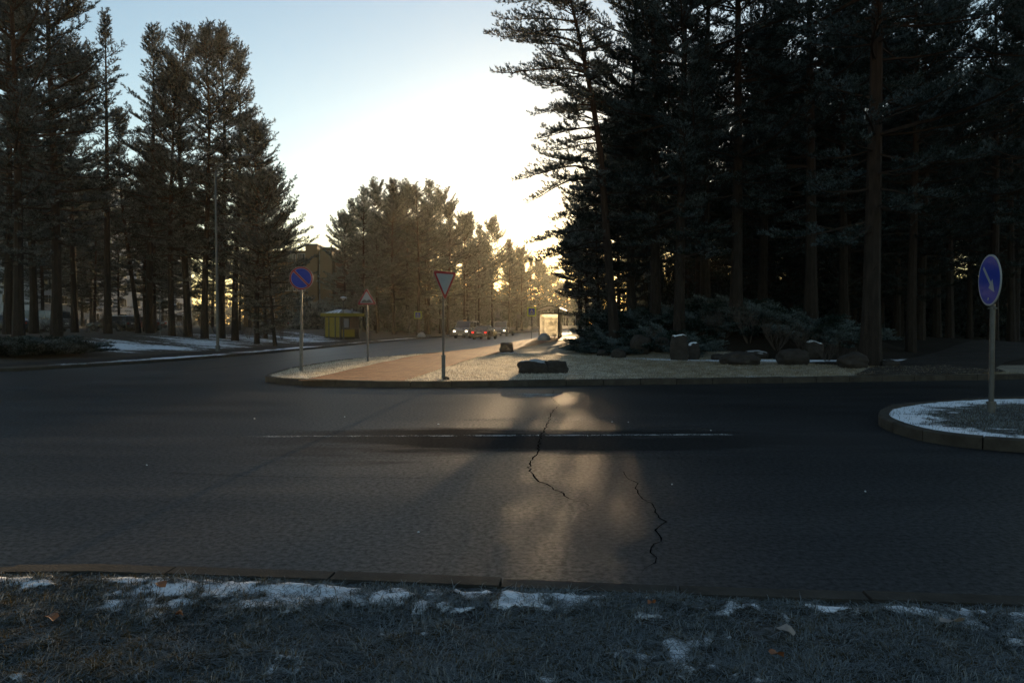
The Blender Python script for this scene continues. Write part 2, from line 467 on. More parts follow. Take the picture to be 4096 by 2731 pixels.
# kerbs: a row of stones with small gaps, following an edge
def kerb_row(line, top, width, side, stone=1.0, bottom=-.02, jitter=.006, tf=None):
    """side=+1: the stone lies to the right of the direction of travel"""
    rs = random.Random(5); mb = MB()
    S = [0]
    for a, b in zip(line, line[1:]): S.append(S[-1] + math.hypot(b[0] - a[0], b[1] - a[1]))
    X = [p[0] for p in line]; Y = [p[1] for p in line]
    s = 0
    while s < S[-1] - .05:
        e = min(s + stone, S[-1]); n = 4
        dz = rs.uniform(-jitter, jitter); dw = rs.uniform(-jitter, jitter); tl = rs.uniform(-jitter, jitter) * .6
        vs = []
        for k in range(n + 1):
            q = s + .008 + (e - s - .016) * k / n
            x, y = np.interp(q, S, X), np.interp(q, S, Y)
            x2, y2 = np.interp(q + .02, S, X), np.interp(q + .02, S, Y); x1, y1 = np.interp(q - .02, S, X), np.interp(q - .02, S, Y)
            L = math.hypot(x2 - x1, y2 - y1) or 1; nx, ny = (y2 - y1) / L * side, -(x2 - x1) / L * side
            t = (tf(x, y) if tf else top) + dz + tl * (k / n * 2 - 1); c = .018
            for (w, z) in ((0 + dw, bottom), (0 + dw, t - c), (c + dw, t), (width - .004, t), (width - .004, bottom)):
                vs.append((x + nx * w, y + ny * w, z))
        fs = []
        for k in range(n):
            for j in range(4): fs.append((k * 5 + j, k * 5 + j + 1, (k + 1) * 5 + j + 1, (k + 1) * 5 + j))
        fs += [(0, 1, 2, 3, 4), tuple(n * 5 + j for j in (4, 3, 2, 1, 0))]
        mb.add(vs, fs); s = e
    return mb
nk = resample([(x, near_kerb(x)) for x in (-40, -20, -12, -6, -3.1, -2.5, -.7, 1.23, 2.76, 6, 14, 40)], .3)
tag(kerb_row(nk, .125, .155, 1, 1.0).build('kerb', M['kerb']), kind='structure')
tag(kerb_row(ISL_EDGE[:330], .165, .14, 1, 1.0).build('kerb', M['kerb']), kind='structure')
tag(kerb_row(TI_EDGE, .16, .16, 1, .8).build('kerb', M['kerb']), kind='structure')
tag(kerb_row(resample(ll_pts, 1.2), .12, .14, -1, 1.0).build('kerb', M['kerb']), kind='structure')

# paved path over the island, path into the forest, footway left of the street
pl = [(-5.5, 18.95), (-5.35, 20.2), (-5.0, 26), (-4.55, 32.7), (-3.1, 38.7), (-1.9, 44), (-.3, 51), (1.9, 61), (3.7, 71)]
pr = [(-2.75, 18.72), (-2.6, 20.4), (-2.1, 26), (-1.45, 32.7), (-.35, 39), (1.2, 47), (3.4, 56), (6.6, 63), (8.6, 71)]
pl[4:] = [(street_right(y) + .17, y) for y in (38.7, 44, 51, 61, 71)]
pz = lambda x, y: island_z(x, y) + .012 + .02 * sstep(20, 30, y)
patch('path', resample(smooth_line(pl, 1), .5) + resample(smooth_line(pr, 1), .5)[::-1], gridpts(-7, 10, 18, 71, .5), pz, M['paving'])['kind'] = 'structure'
fp = [(9.6, 20.75), (14.6, 21.6), (16.2, 25), (24, 34), (44, 50), (70, 64), (68, 70), (38, 53), (22, 38), (15.4, 29.3), (11.6, 24)]
patch('path', resample(smooth_line(fp, 1), .6), gridpts(8, 70, 20, 70, .7), lambda x, y: island_z(x, y) + .03, M['paving_dark'])['kind'] = 'structure'
fwl = resample([(street_left(y) - 1.55, y) for y in (22, 24, 29, 35, 44, 53, 62, 71, 80, 97, 126, 150)], 1)
fwr = resample([(street_left(y) - 3.5, y) for y in (22, 24, 29, 35, 44, 53, 62, 71, 80, 97, 126, 150)], 1)
patch('pavement', fwl + fwr[::-1], gridpts(-30, 6, 21, 150, 1.0), lambda x, y: left_z(x, y) + .02, M['paving_dark'])['kind'] = 'structure'
# ------------------------------------------------------------------ trees
def bark_mat(name='pine_bark', k=1.0):
    m = N(name); o = m.oc()
    f = m.noise(3, 5, .7, vec=o, stretch=(3, 3, .7)); sp = m.n('SeparateXYZ'); m.l(o, sp.inputs[0])
    up = m.ramp(m.math('DIVIDE', sp.outputs['Z'], 20), [(.2, 0.0), (.6, 1.0)])
    c = m.mix(up, m.ramp(f, [(.3, (.008, .006, .005, 1)), (.7, (.03, .023, .019, 1))]), m.ramp(f, [(.3, (.03 * k, .013 * k, .007 * k, 1)), (.7, (.08 * k, .036 * k, .018 * k, 1))]))
    return m.done(m.bsdf(c, .9, 0, m.bump(f, .8, .04), .2))
def needle_mat(name, green1, green2, frost, lo, hi, trans=.35):
    m = N(name); o = m.oc()
    f = m.noise(1.3, 4, .65, vec=o); g = m.noise(14, 2, .6, vec=o)
    c = m.ramp(g, [(.3, green1), (.7, green2)])
    c = m.mix(m.ramp(m.math('ADD', m.math('MULTIPLY', f, .6), m.math('MULTIPLY', g, .4)), [(lo, 0.0), (hi, 1.0)]), c, frost)
    d = m.n('BsdfDiffuse'); m.l(c, d.inputs[0]); t = m.n('BsdfTranslucent'); m.l(c, t.inputs[0])
    mx = m.n('MixShader'); mx.inputs[0].default_value = trans; m.l(d.outputs[0], mx.inputs[1]); m.l(t.outputs[0], mx.inputs[2])
    m.l(mx.outputs[0], m.out.inputs['Surface']); return m.mat
M['bark'] = bark_mat(); M['bark_dark'] = bark_mat('forest_pine_bark', .45)
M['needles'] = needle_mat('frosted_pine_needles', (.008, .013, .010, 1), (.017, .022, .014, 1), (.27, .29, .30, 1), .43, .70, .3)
M['needles_frost'] = needle_mat('heavily_frosted_needles', (.020, .027, .018, 1), (.04, .046, .03, 1), (.38, .40, .37, 1), .38, .62)
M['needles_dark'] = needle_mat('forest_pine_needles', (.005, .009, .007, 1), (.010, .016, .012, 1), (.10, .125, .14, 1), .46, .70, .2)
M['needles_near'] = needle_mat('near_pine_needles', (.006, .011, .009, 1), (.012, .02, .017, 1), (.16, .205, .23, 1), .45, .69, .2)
M['twig'] = simple('bare_twigs', (.05, .038, .032), .9, var=.3)
M['twig_frost'] = simple('frosted_twigs', (.16, .15, .15), .9, var=.4, nscale=3)

def unit(a): return a / np.maximum(np.linalg.norm(a, axis=1, keepdims=True), 1e-9)
def tufts(P, D, rs, K=9, L=.14, W=.035, twig=.12, spread=.75):
    """needle fans: K thin triangles along a short twig at each P pointing about D"""
    n = len(P); P = np.repeat(P, K, 0); D = np.repeat(unit(D), K, 0)
    rv = unit(rs.normal(size=(n * K, 3))); rv = unit(rv - D * np.sum(rv * D, 1, keepdims=True))
    a = rs.uniform(.35, 1.15, (n * K, 1)) * spread
    nd = D * np.cos(a) + rv * np.sin(a)
    b = P + D * rs.uniform(0, twig, (n * K, 1))
    side = unit(np.cross(nd, unit(rs.normal(size=(n * K, 3))))) * (W / 2)
    ln = L * rs.uniform(.7, 1.25, (n * K, 1))
    V = np.stack([b - side, b + side, b + nd * ln], 1).reshape(-1, 3)
    return V, np.arange(len(V)).reshape(-1, 3)

def pine(seed, H=22, cs=.35, Rc=2.6, step=.42, per=3.4, K=9, L=.14, W=.035, lean=0.0, bend=0.0, path=None, extra=(), r0=None,
         density=1.0, shape='pine', droop=0.0, tuft_step=.14, sub=.22, side_bias=None, dead=14, top=1.0):
    rs = np.random.RandomState(seed); rn = random.Random(seed); wood = MB()
    r0 = r0 or H * .0115
    if path is None:
        ph = rn.uniform(0, 6.28)
        path = [(lean * t * t * H + bend * math.sin(t * 3.1 + ph) * t, bend * .6 * math.cos(t * 2.3 + ph) * t, H * t) for t in np.linspace(0, 1, 11)]
    path = [Vector(p) for p in path]; n = len(path)
    radii = [r0 * (1.25 if i == 0 else 1) * (1 - .93 * (i / (n - 1)) ** 1.1) for i in range(n)]
    wood.tube(path, radii, 8)
    def at(t):
        q = t * (n - 1); i = min(int(q), n - 2); return path[i].lerp(path[i + 1], q - i)
    P, D = [], []
    def branch(o, az, e0, Lb, r, up=.5, bare=.25):
        k = max(4, int(Lb / .35)); pts = [o.copy()]; p = o.copy(); a = az
        dirs = []
        for i in range(k):
            s = i / k
            e = e0 + (s - .25) * up - droop * math.sin(math.pi * min(1, s * 1.1)) + rn.uniform(-.10, .10)
            a += rn.uniform(-.16, .16)
            d = Vector((math.cos(a) * math.cos(e), math.sin(a) * math.cos(e), math.sin(e))); dirs.append((d, a, e))
            p = p + d * (Lb / k); pts.append(p.copy())
        wood.tube(pts, [max(.006, r * (1 - .85 * i / k)) for i in range(k + 1)], 4, caps=False)
        ns = max(2, int(Lb * (1 - bare) / sub)); sd_ = 1
        for j in range(ns + 1):
            s = bare + (1 - bare) * (j + rn.uniform(-.3, .3)) / ns
            s = min(.999, max(bare, s)); q = s * k; i = min(int(q), k - 1)
            o2 = pts[i].lerp(pts[i + 1], q - i); d, a_, e_ = dirs[i]; sd_ = -sd_
            if rn.random() > density: continue
            l2 = (.22 + .42 * Lb * (1 - s) * .9) * rn.uniform(.55, 1.2); l2 = min(l2, 1.3)
            a2 = a_ + sd_ * rn.uniform(.45, 1.15); e2 = e_ * .4 + rn.uniform(.0, .5) - droop * .4
            d2 = Vector((math.cos(a2) * math.cos(e2), math.sin(a2) * math.cos(e2), math.sin(e2)))
            wood.tube([o2, o2 + d2 * l2], [.008, .003], 3, caps=False)
            m_ = max(2, int(l2 / tuft_step))
            for h in range(m_):
                u = (h + .6) / m_
                P.append(o2 + d2 * (l2 * u) + Vector((rn.uniform(-.06, .06), rn.uniform(-.06, .06), rn.uniform(-.02, .09))))
                D.append(d2 + Vector((rn.uniform(-.6, .6), rn.uniform(-.6, .6), rn.uniform(.1, 1.0))))
        P.append(pts[-1]); D.append(dirs[-1][0])
    z = cs * H
    while z < H * .99:
        t = max(0, (z / H - cs) / (1 - cs))
        if shape == 'pine': pf = (1 - t) ** .5 * (.6 + .4 * min(1, t * 3)) * (1 + .22 * math.sin(z * 1.3 + seed))
        elif shape == 'round': pf = math.sqrt(max(.02, 1 - (t * 1.02 - .30) ** 2 / .53)) if t > .3 else .55 + .45 * t / .3
        else: pf = (1 - t) ** .85
        kk = int(per + rn.random())
        for _ in range(kk):
            az_ = rn.uniform(0, 2 * math.pi)
            q_ = noise.noise(Vector((math.cos(az_) * 1.1 + seed, math.sin(az_) * 1.1, z * .42)))
            if q_ < -.20 and t < .85: continue
            Lb = max(.25, Rc * pf * rn.uniform(.5, 1.25) * (1.15 if q_ > -.02 else .55))
            if side_bias: Lb *= 1 + side_bias[1] * math.cos(az_ - side_bias[0])
            e0 = -.12 + 1.0 * t ** 1.2 + rn.uniform(-.2, .25)
            branch(at(min(.995, z / H + rn.uniform(0, .01))), az_, e0, Lb, .012 + .013 * Lb, bare=(.15 + rn.uniform(.1, .40) * (1 - t)) if t < .9 else .05)
        z += step * rn.uniform(.7, 1.3) * (1 if t < .8 else .6)
    for (t, az_, e0, Lb, r, up, bare) in extra: branch(at(t), az_, e0, Lb, r, up, bare)
    for _ in range(dead):                       # dead lower stubs
        t = rn.uniform(.12, max(.15, cs)); az_ = rn.uniform(0, 6.28); o = at(t); l = rn.uniform(.4, 1.6)
        d = Vector((math.cos(az_), math.sin(az_), rn.uniform(-.4, .2)))
        wood.tube([o, o + d * l * .5, o + d * l + Vector((0, 0, -.12))], [.018, .012, .004], 3, caps=False)
    P = np.array([tuple(p) for p in P]); D = np.array([tuple(d) for d in D])
    V, F = tufts(P, D, rs, K, L, W); print('tufts', seed, len(P), len(F), flush=True)
    tm = wood.mesh('trunk', smooth=True, fixn=False); cm = np_mesh('crown', V, F)
    return tm, cm, H

TREES = []
def tree_proto(spec, needles, name='pine_tree'):
    tm, cm, H = spec
    root = empty(name, (0, 0, -500))
    link('trunk', tm, M['bark'], root); link('crown', cm, M[needles], root)
    root['_H'] = H; return root
PROTO = {}
def place_tree(key, x, y, z, H, rz, label, group=None, cat='pine tree', sxy=None):
    spec, needles = PROTO[key]
    tm, cm, H0 = spec
    root = empty('pine_tree', (x, y, z - .05), rz)
    s = H / H0; root.scale = ((sxy or 1) * s, (sxy or 1) * s, s)
    link('trunk', tm, M['bark_dark' if key[:4] in ('dark', 'near') else 'bark'], root); link('crown', cm, M[needles], root)
    tag(root, label, cat, group); TREES.append((x, y, H)); return root
NEAR = dict(K=13, L=.12, W=.019, tuft_step=.075, sub=.10)
MIDL = dict(K=11, L=.16, W=.030, tuft_step=.10, sub=.13, per=4.6, step=.36)
FARL = dict(K=10, L=.24, W=.06, tuft_step=.13, sub=.16, per=6)
PROTO['mid1'] = (pine(11, 23, .22, 3.4, **MIDL, bend=.7), 'needles')
PROTO['mid2'] = (pine(12, 23, .28, 3.0, **MIDL, bend=.9, density=.95), 'needles')
PROTO['mid3'] = (pine(13, 22, .18, 3.4, **MIDL, bend=.4, shape='round', density=.9), 'needles')
PROTO['slim'] = (pine(14, 23, .34, 2.1, **MIDL, bend=.25, density=.75), 'needles')
PROTO['low1'] = (pine(15, 12, .10, 3.0, **MIDL, bend=.3, shape='round'), 'needles')
PROTO['high'] = (pine(61, 12, .38, 2.7, **dict(MIDL, tuft_step=.08, sub=.10), bend=.3, shape='round'), 'needles')  # high crown shaped to shade the near road but spare the shelter pane
PROTO['far1'] = (pine(21, 21, .14, 4.0, step=.55, **FARL, shape='round', dead=4), 'needles_frost')
PROTO['far2'] = (pine(22, 21, .2, 3.8, step=.55, **FARL, shape='round', dead=4), 'needles_frost')
PROTO['far3'] = (pine(23, 21, .18, 3.8, step=.5, **FARL, dead=4, density=.8), 'needles_frost')
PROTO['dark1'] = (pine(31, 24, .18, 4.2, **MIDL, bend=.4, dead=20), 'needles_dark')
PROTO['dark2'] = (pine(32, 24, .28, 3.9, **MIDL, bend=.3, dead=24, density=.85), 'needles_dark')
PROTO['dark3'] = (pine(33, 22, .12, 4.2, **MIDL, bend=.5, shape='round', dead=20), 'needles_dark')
PROTO['near1'] = (pine(41, 24, .20, 5.0, **NEAR, step=.5, per=4.2, bend=.3, r0=.30, droop=.15), 'needles_near')
PROTO['near2'] = (pine(42, 22, .16, 4.4, **NEAR, step=.5, per=4.2, bend=.5, r0=.24, droop=.1), 'needles_near')
rnd = random.Random(99)
def pxX(px, d): return (px - 1176) / 1700 * d
# trees on the left bank: trunk column in the photo, distance, height of the tip, kind
LEFT = [(18, 47, 23, 'mid1', 'tall frosted pine at the left edge of the left-hand stand'),
 (42, 40, 23.5, 'mid3', 'thick-trunked pine near the left edge, its crown cut by the top of the photo'),
 (78, 52, 24, 'mid2', 'dark pine between the two thickest trunks at the far left'),
 (130, 43, 25, 'mid1', 'big dark pine with a dense dark crown, left of the slim pine'),
 (172, 60, 23, 'mid3', 'pine standing behind the slim pine, in front of the pale block'),
 (248, 52, 22.4, 'slim', 'slim straight pine with a narrow open crown, alone against the sky'),
 (318, 56, 17, 'mid2', 'shorter leaning pine right of the slim pine'),
 (345, 56, 23.0, 'mid2', 'pine with a pointed golden tip left of the broad golden crown'),
 (395, 53, 19.5, 'mid3', 'pine with twin stems under the pointed golden tip'),
 (432, 54, 22.6, 'mid2', 'tall pine at the left side of the broad golden crown'),
 (470, 53, 22.0, 'mid1', 'thick pine in the middle of the broad golden crown'),
 (508, 55, 22.6, 'mid1', 'tall pine right behind the tall street lamp'),
 (540, 54, 21.3, 'mid2', 'golden-topped pine right of the tall street lamp'),
 (590, 52, 15.2, 'mid3', 'rounded medium pine below the golden crowns'),
 (632, 50, 11.2, 'low1', 'low leaning pine at the right end of the left-hand stand'),
 (610, 60, 13.5, 'low1', 'low bushy pine behind the rounded medium pine')]
for i, (px, d, H, k, lb) in enumerate(LEFT):
    x = pxX(px, d); t = place_tree(k, x, d, left_z(x, d), H, rnd.uniform(0, 6.28), lb, 'pines of the left-hand stand')
    if px in (318, 632): t.rotation_euler = (0, R(-4 if px == 318 else -6), t.rotation_euler[2] * 0)
for i in range(16):
    px = -150 + i * 47 + rnd.uniform(-15, 15); d = rnd.uniform(62, 84); x = pxX(px, d)
    place_tree(rnd.choice(['mid1', 'mid3', 'low1', 'mid2']), x, d, left_z(x, d), rnd.uniform(11, 16) if px > 150 else rnd.uniform(15, 21), rnd.uniform(0, 6.28),
               'dark pine in the second row of the left-hand stand', 'pines in the second row on the left')
for i in range(13):  # pines added to throw shade on the left-hand stand
    d = rnd.uniform(116, 134); x = -97 + i * 4.6 + rnd.uniform(-1.2, 1.2)
    place_tree(rnd.choice(['dark1', 'dark3', 'mid1']), x, d, left_z(x, d), rnd.uniform(20, 24), rnd.uniform(0, 6.28), 'tall dark pine added in front of the apartment buildings for shade', 'pines added to shade the left-hand stand')
# hazy stand in the middle: outline of tips
ORD = 'first second third fourth fifth sixth seventh eighth ninth tenth eleventh twelfth thirteenth fourteenth fifteenth sixteenth seventeenth'.split()
TIP = [(792, 500, 92), (812, 462, 98), (836, 440, 92), (862, 428, 100), (905, 408, 94), (936, 428, 104), (960, 420, 96), (985, 412, 102), (1012, 436, 108),
 (1042, 458, 104), (1070, 490, 112), (1100, 480, 114), (1126, 512, 120), (1152, 500, 128), (1176, 545, 138), (1198, 566, 150), (1222, 584, 165)]
for i, (px, py, d) in enumerate(TIP):
    x = min(pxX(px, d), street_left(d) - 3.2); H = (744 - py) / 1700 * d + .9
    place_tree(['far1', 'mid2', 'far3', 'far2', 'mid1'][i % 5], x, d, left_z(x, d), H, rnd.uniform(0, 6.28),
               'hazy frosted pine making the %s tip from the left on the middle stand skyline' % ORD[i], 'frosted pines of the hazy middle stand')
for i in range(34):
    d = rnd.uniform(88, 165); px = rnd.uniform(800, 1200)
    x = pxX(px, d)
    if x > street_left(d) - 4: continue
    top = np.interp(px, [t[0] for t in TIP], [t[1] for t in TIP]) + rnd.uniform(40, 140)
    place_tree(rnd.choice(['far1', 'far2', 'far3']), x, d, left_z(x, d), (744 - top) / 1700 * d + .9, rnd.uniform(0, 6.28),
               'frosted pine inside the hazy middle stand', 'pines inside the hazy middle stand')
# far street trees fading into the haze on both sides
for i in range(26):
    d = 165 + i * 13 + rnd.uniform(-5, 5)
    for k in range(2):
        x = street_left(d) - (10 if d < 230 else 6) - k * 6 + rnd.uniform(-2, 1.5)
        place_tree(rnd.choice(['far1', 'far2', 'far3']), x, d, 1, rnd.uniform(15, 17.5), rnd.uniform(0, 6.28),
                   'distant hazy pine on the left side of the street', 'distant pines left of the street')
for i in range(24):
    d = 118 + i * 15 + rnd.uniform(-5, 5)
    x = street_right(d) + 6 + rnd.uniform(-1, 4)
    place_tree(rnd.choice(['far1', 'far2', 'far3']), x, d, .6, rnd.uniform(13, 17), rnd.uniform(0, 6.28),
               'distant hazy pine on the right side of the street', 'distant pines right of the street')
for (x, d, H, k, lb) in ((7.7, 84, 12.0, 'high', 'small hazy pine added right of the bus shelter to block sun'), (7.3, 80, 11.6, 'high', 'slim hazy pine added behind the bus shelter roof to block sun'), (8.3, 89, 13, 'high', 'third hazy pine added to block sun, a little farther back'), (9.6, 96, 12.5, 'high', 'hazy pine behind the advertising panel'), (8.9, 74, 6.5, 'low1', 'low bushy pine right behind the bus shelter'), (11.8, 108, 13, 'far1', 'hazy pine between the advertising panel and the dark forest')):  # first three pines added to block the sun over the near road
    place_tree(k, x, d, island_z(x, d), H, rnd.uniform(0, 6.28), lb, 'hazy pines beyond the bus shelter')
# the leaning pine by the mound
lean = [(0, 0, 0), (-.18, 0, 2), (-.36, .05, 4.2), (-.52, .1, 6.5), (-.72, .1, 9), (-1.1, .1, 11.5), (-1.62, .05, 14), (-2.1, 0, 16), (-2.5, 0, 17.6), (-2.8, 0, 19.2)]
A = math.pi
ext = [(.385, A - .1, .15, 3.9, .075, -.9, .35), (.40, A + .25, .35, 4.6, .08, -.75, .35), (.47, A + .1, .0, 2.6, .05, .2, .3), (.30, A - .2, -.2, 2.3, .04, .2, .3),
       (.62, A, .25, 4.6, .07, -.2, .25), (.68, A + .2, .3, 4.3, .07, -.3, .2), (.74, A - .3, .3, 4.0, .06, -.2, .2), (.8, A, .3, 3.6, .05, -.1, .2),
       (.66, A + .5, .2, 4.0, .06, -.2, .25), (.34, A + .1, -.1, 3.0, .05, -.3, .2), (.43, A - .5, .2, 3.4, .05, -.5, .2), (.58, A + .3, .2, 3.4, .05, -.3, .2), (.235, A - .05, .05, 4.0, .05, -.25, .3), (.25, A + .45, .0, 3.6, .05, -.2, .3), (.215, A - .5, .05, 3.4, .045, -.1, .3), (.27, A + .2, .1, 4.3, .05, -.4, .3), (.26, A + .9, .0, 3.5, .05, -.2, .2), (.72, A - .1, .1, 4.4, .06, .1, .2), (.86, A + .2, .4, 3.0, .05, -.1, .15), (.55, A - .3, .1, 3.0, .05, -.1, .25), (.5, A + .3, .0, 3.2, .05, -.3, .25)]
PROTO['lean'] = (pine(55, 19.2, .30, 2.5, **dict(NEAR, K=13, L=.125, W=.025, tuft_step=.08, sub=.09), step=.36, per=4.2, path=lean, extra=ext, r0=.24, density=.92, side_bias=(A, .25), droop=.3), 'needles')
x, y = pxX(1413, 36), 36
place_tree('lean', x, y, island_z(x, y), 19.2, 0, 'tall leaning pine at the street side of the dark forest')
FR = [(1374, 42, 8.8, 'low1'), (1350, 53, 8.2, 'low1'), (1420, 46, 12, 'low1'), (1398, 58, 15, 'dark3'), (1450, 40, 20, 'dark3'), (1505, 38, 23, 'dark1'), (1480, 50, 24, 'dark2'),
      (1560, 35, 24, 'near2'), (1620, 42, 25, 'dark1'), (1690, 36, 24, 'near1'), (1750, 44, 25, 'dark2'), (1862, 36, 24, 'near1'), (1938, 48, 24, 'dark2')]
FRL = ['small dark pine nearest the bus shelter', 'small pine behind the advertising panel', 'young dense pine behind the leaning pine', 'medium pine at the street edge of the forest behind the leaning pine',
       'dark pine immediately right of the leaning pine', 'dark pine in the front row of the forest above the juniper mound', 'tall pine behind the juniper mound', 'near dark pine above the tall snow-capped boulder',
       'dark pine in the front row over the bare shrubs', 'near dark pine with frosted hanging branches over the shrubs', 'dark pine left of the straight thick trunk', 'straight thick-trunked pine left of the nearest trunk',
       'thin dark pine between the two thickest right-hand trunks']
for (px, d, H, k), lb in zip(FR, FRL):
    x = pxX(px, d); place_tree(k, x, d, island_z(x, d), H, rnd.uniform(0, 6.28), lb, 'front row of the dark forest')
x, y = 12.6, 26
place_tree('near1', x, y, island_z(x, y), 25, 1.2, 'nearest thick-trunked pine beside the forest path')
for (x, y, H, k, lb) in [(20.5, 27.5, 24, 'near2', 'big pine right of the forest path, behind the blue arrow sign'), (26, 32, 25, 'near1', 'big pine at the right edge of the photo beyond the path')]:
    place_tree(k, x, y, island_z(x, y), H, rnd.uniform(0, 6), lb, 'front row of the dark forest')
def on_path(x, y):
    return abs((x - 12) * .707 - (y - 22) * .707 + 0) < 4.0 and x < 70
cnt = 0; tries = 0
while cnt < 110 and tries < 6000:
    tries += 1
    d = 34 + 90 * rnd.random() ** 1.3; px = rnd.uniform(1430, 2480)
    x = pxX(px, d)
    if x < street_right(d) + 5.5 or on_path(x, d): continue
    if any((x - a) ** 2 + (d - b) ** 2 < (2.6 + .02 * d) ** 2 for a, b, _ in TREES): continue
    cnt += 1
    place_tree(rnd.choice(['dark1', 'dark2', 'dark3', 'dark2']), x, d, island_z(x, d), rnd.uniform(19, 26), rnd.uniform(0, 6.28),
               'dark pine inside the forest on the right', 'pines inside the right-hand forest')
# ------------------------------------------------------------------ grass
def blade_mat(name, c1, c2, frost, tr=.4):
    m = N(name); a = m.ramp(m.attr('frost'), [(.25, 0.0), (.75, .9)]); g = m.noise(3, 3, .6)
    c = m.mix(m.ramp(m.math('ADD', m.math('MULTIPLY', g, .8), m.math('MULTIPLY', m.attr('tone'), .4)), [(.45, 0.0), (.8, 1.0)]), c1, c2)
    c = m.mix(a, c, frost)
    d = m.n('BsdfDiffuse'); m.l(c, d.inputs[0]); t = m.n('BsdfTranslucent'); m.l(c, t.inputs[0])
    mx = m.n('MixShader'); mx.inputs[0].default_value = tr; m.l(d.outputs[0], mx.inputs[1]); m.l(t.outputs[0], mx.inputs[2])
    m.l(mx.outputs[0], m.out.inputs['Surface']); return m.mat
M['blade'] = blade_mat('frosty_grass', (.018, .019, .009, 1), (.12, .088, .035, 1), (.27, .305, .325, 1))
M['blade_dry'] = blade_mat('dry_frosty_grass', (.14, .10, .05, 1), (.34, .25, .12, 1), (.85, .79, .68, 1), .6)
def grass(name, P, rs, h, w, mat, lay=.9, clump=None, frost_light_mean=.5, fs=.28):
    n = len(P); ang = rs.uniform(0, 6.283, n)
    if clump is not None: ang = clump * 3.1 + rs.normal(0, .9, n)
    hh = h * rs.uniform(.5, 1.3, n); ln = lay * rs.uniform(.2, 1.2, n)
    dx, dy = np.cos(ang), np.sin(ang); sx, sy = -dy, dx
    ww = w * rs.uniform(.6, 1.2, n)
    V = []
    for (t, k) in ((0, 1.0), (.5, .8)):
        off = hh * ln * t * t; z = hh * t * np.maximum(.25, 1 - .35 * ln * t)
        for s in (-1, 1):
            V.append(np.stack([P[:, 0] + dx * off + sx * s * ww * k / 2, P[:, 1] + dy * off + sy * s * ww * k / 2, P[:, 2] + z], 1))
    off = hh * ln; z = hh * (1 - .55 * ln); V.append(np.stack([P[:, 0] + dx * off, P[:, 1] + dy * off, P[:, 2] + np.maximum(z, .004)], 1))
    V = np.stack(V, 1).reshape(-1, 3); b = np.arange(n)[:, None] * 5
    F = np.concatenate([b + [0, 1, 3], b + [0, 3, 2], b + [2, 3, 4]], 0)
    fr = np.clip(rs.normal(0, fs, n) + frost_light_mean, 0, 1); tn = rs.uniform(0, 1, n)
    me = np_mesh(name, V, F, False, {'frost': np.repeat(fr, 5), 'tone': np.repeat(tn, 5)})
    return tag(link(name, me, mat), kind='stuff')
def scatter(n, x0, x1, ok, zf, snow, rs, y0, y1, thr=.55):
    out = []; cl = []
    while len(out) < n:
        x = rs.uniform(x0, x1); y = rs.uniform(y0, y1)
        if not ok(x, y): continue
        s = snow(x, y)
        if s > thr and rs.random_sample() < min(.86, (s - thr) * 6): continue
        q = nz(x, y, 1.3, 40)
        if rs.random_sample() > .65 + .8 * nz(x, y, 4.5, 33) + .3 * q: continue
        out.append((x, y, zf(x, y) - .004)); cl.append(nz(x, y, 2.2, 60) * 2)
    return np.array(out), np.array(cl)
rs = np.random.RandomState(8)
P, C = scatter(135000, -4.0, 4.0, lambda x, y: abs(x) < y * .80 + .35 and y < near_kerb(x) - .165, verge_z, verge_snow, rs, 2.45, 4.5)
grass('grass', P[:75000], rs, .05, .0038, M['blade'], 1.8, C[:75000], .55 - .25 * np.clip(-P[:75000, 0] - .8, 0, 1))  # less frost at left: straw shows, warm sunlight put into the colour
matted = P[75000:].copy(); matted[:, 2] += .008; grass('matted_grass', matted, rs, .035, .0042, M['blade'], 4.2, None, .62)
P, C = scatter(60000, -9.5, 9.5, lambda x, y: not (abs(x) < y * .80 + .35 and y > 2.45) and y < near_kerb(x) - .165, verge_z, verge_snow, np.random.RandomState(31), -.5, 4.6)
grass('grass', P, np.random.RandomState(32), .055, .0065, M['blade'], 1.8, C, .55)
def path_lr(y):
    return (np.interp(y, [p[1] for p in pl], [p[0] for p in pl]) - .02, np.interp(y, [p[1] for p in pr], [p[0] for p in pr]) + .02)
def isl_ok(x, y):
    if x < 0 and y < 24 and not (x > float(np.interp(y, [18.6, 18.7, 19.05, 19.7, 20.6, 24], [-2.0, -3.4, -4.9, -6.1, -6.8, -7.2]))): return False
    if y < island_front(x) + .17 or x < street_right(y) + .18 and y > 24: return False
    a, b = path_lr(y)
    return not (a < x < b) and litter_(x, y) < .5
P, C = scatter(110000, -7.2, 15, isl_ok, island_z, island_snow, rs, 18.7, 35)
grass('grass', P, rs, .075, .0075, M['blade_dry'], 1.2, C, .66 - .30 * np.clip((P[:, 0] - 1.0) / 4, 0, 1) + .25 * C / 2, .12)  # frost lowered rightwards: shade put into the blade colour
tis = [(p.x, p.y) for p in TIV if p.x < 22]
def ti_ok(x, y):
    c = False; j = len(tis) - 1
    for i in range(len(tis)):
        if (tis[i][1] > y) != (tis[j][1] > y) and x < (tis[j][0] - tis[i][0]) * (y - tis[i][1]) / (tis[j][1] - tis[i][1]) + tis[i][0]: c = not c
        j = i
    return c and min((p[0] - x) ** 2 + (p[1] - y) ** 2 for p in tis) > .03
P, C = scatter(24000, 5.7, 11.0, ti_ok, ti_z, ti_snow, rs, 8.4, 15.2, .6)
grass('grass', P, rs, .05, .006, M['blade'], 1.0, C, .55)

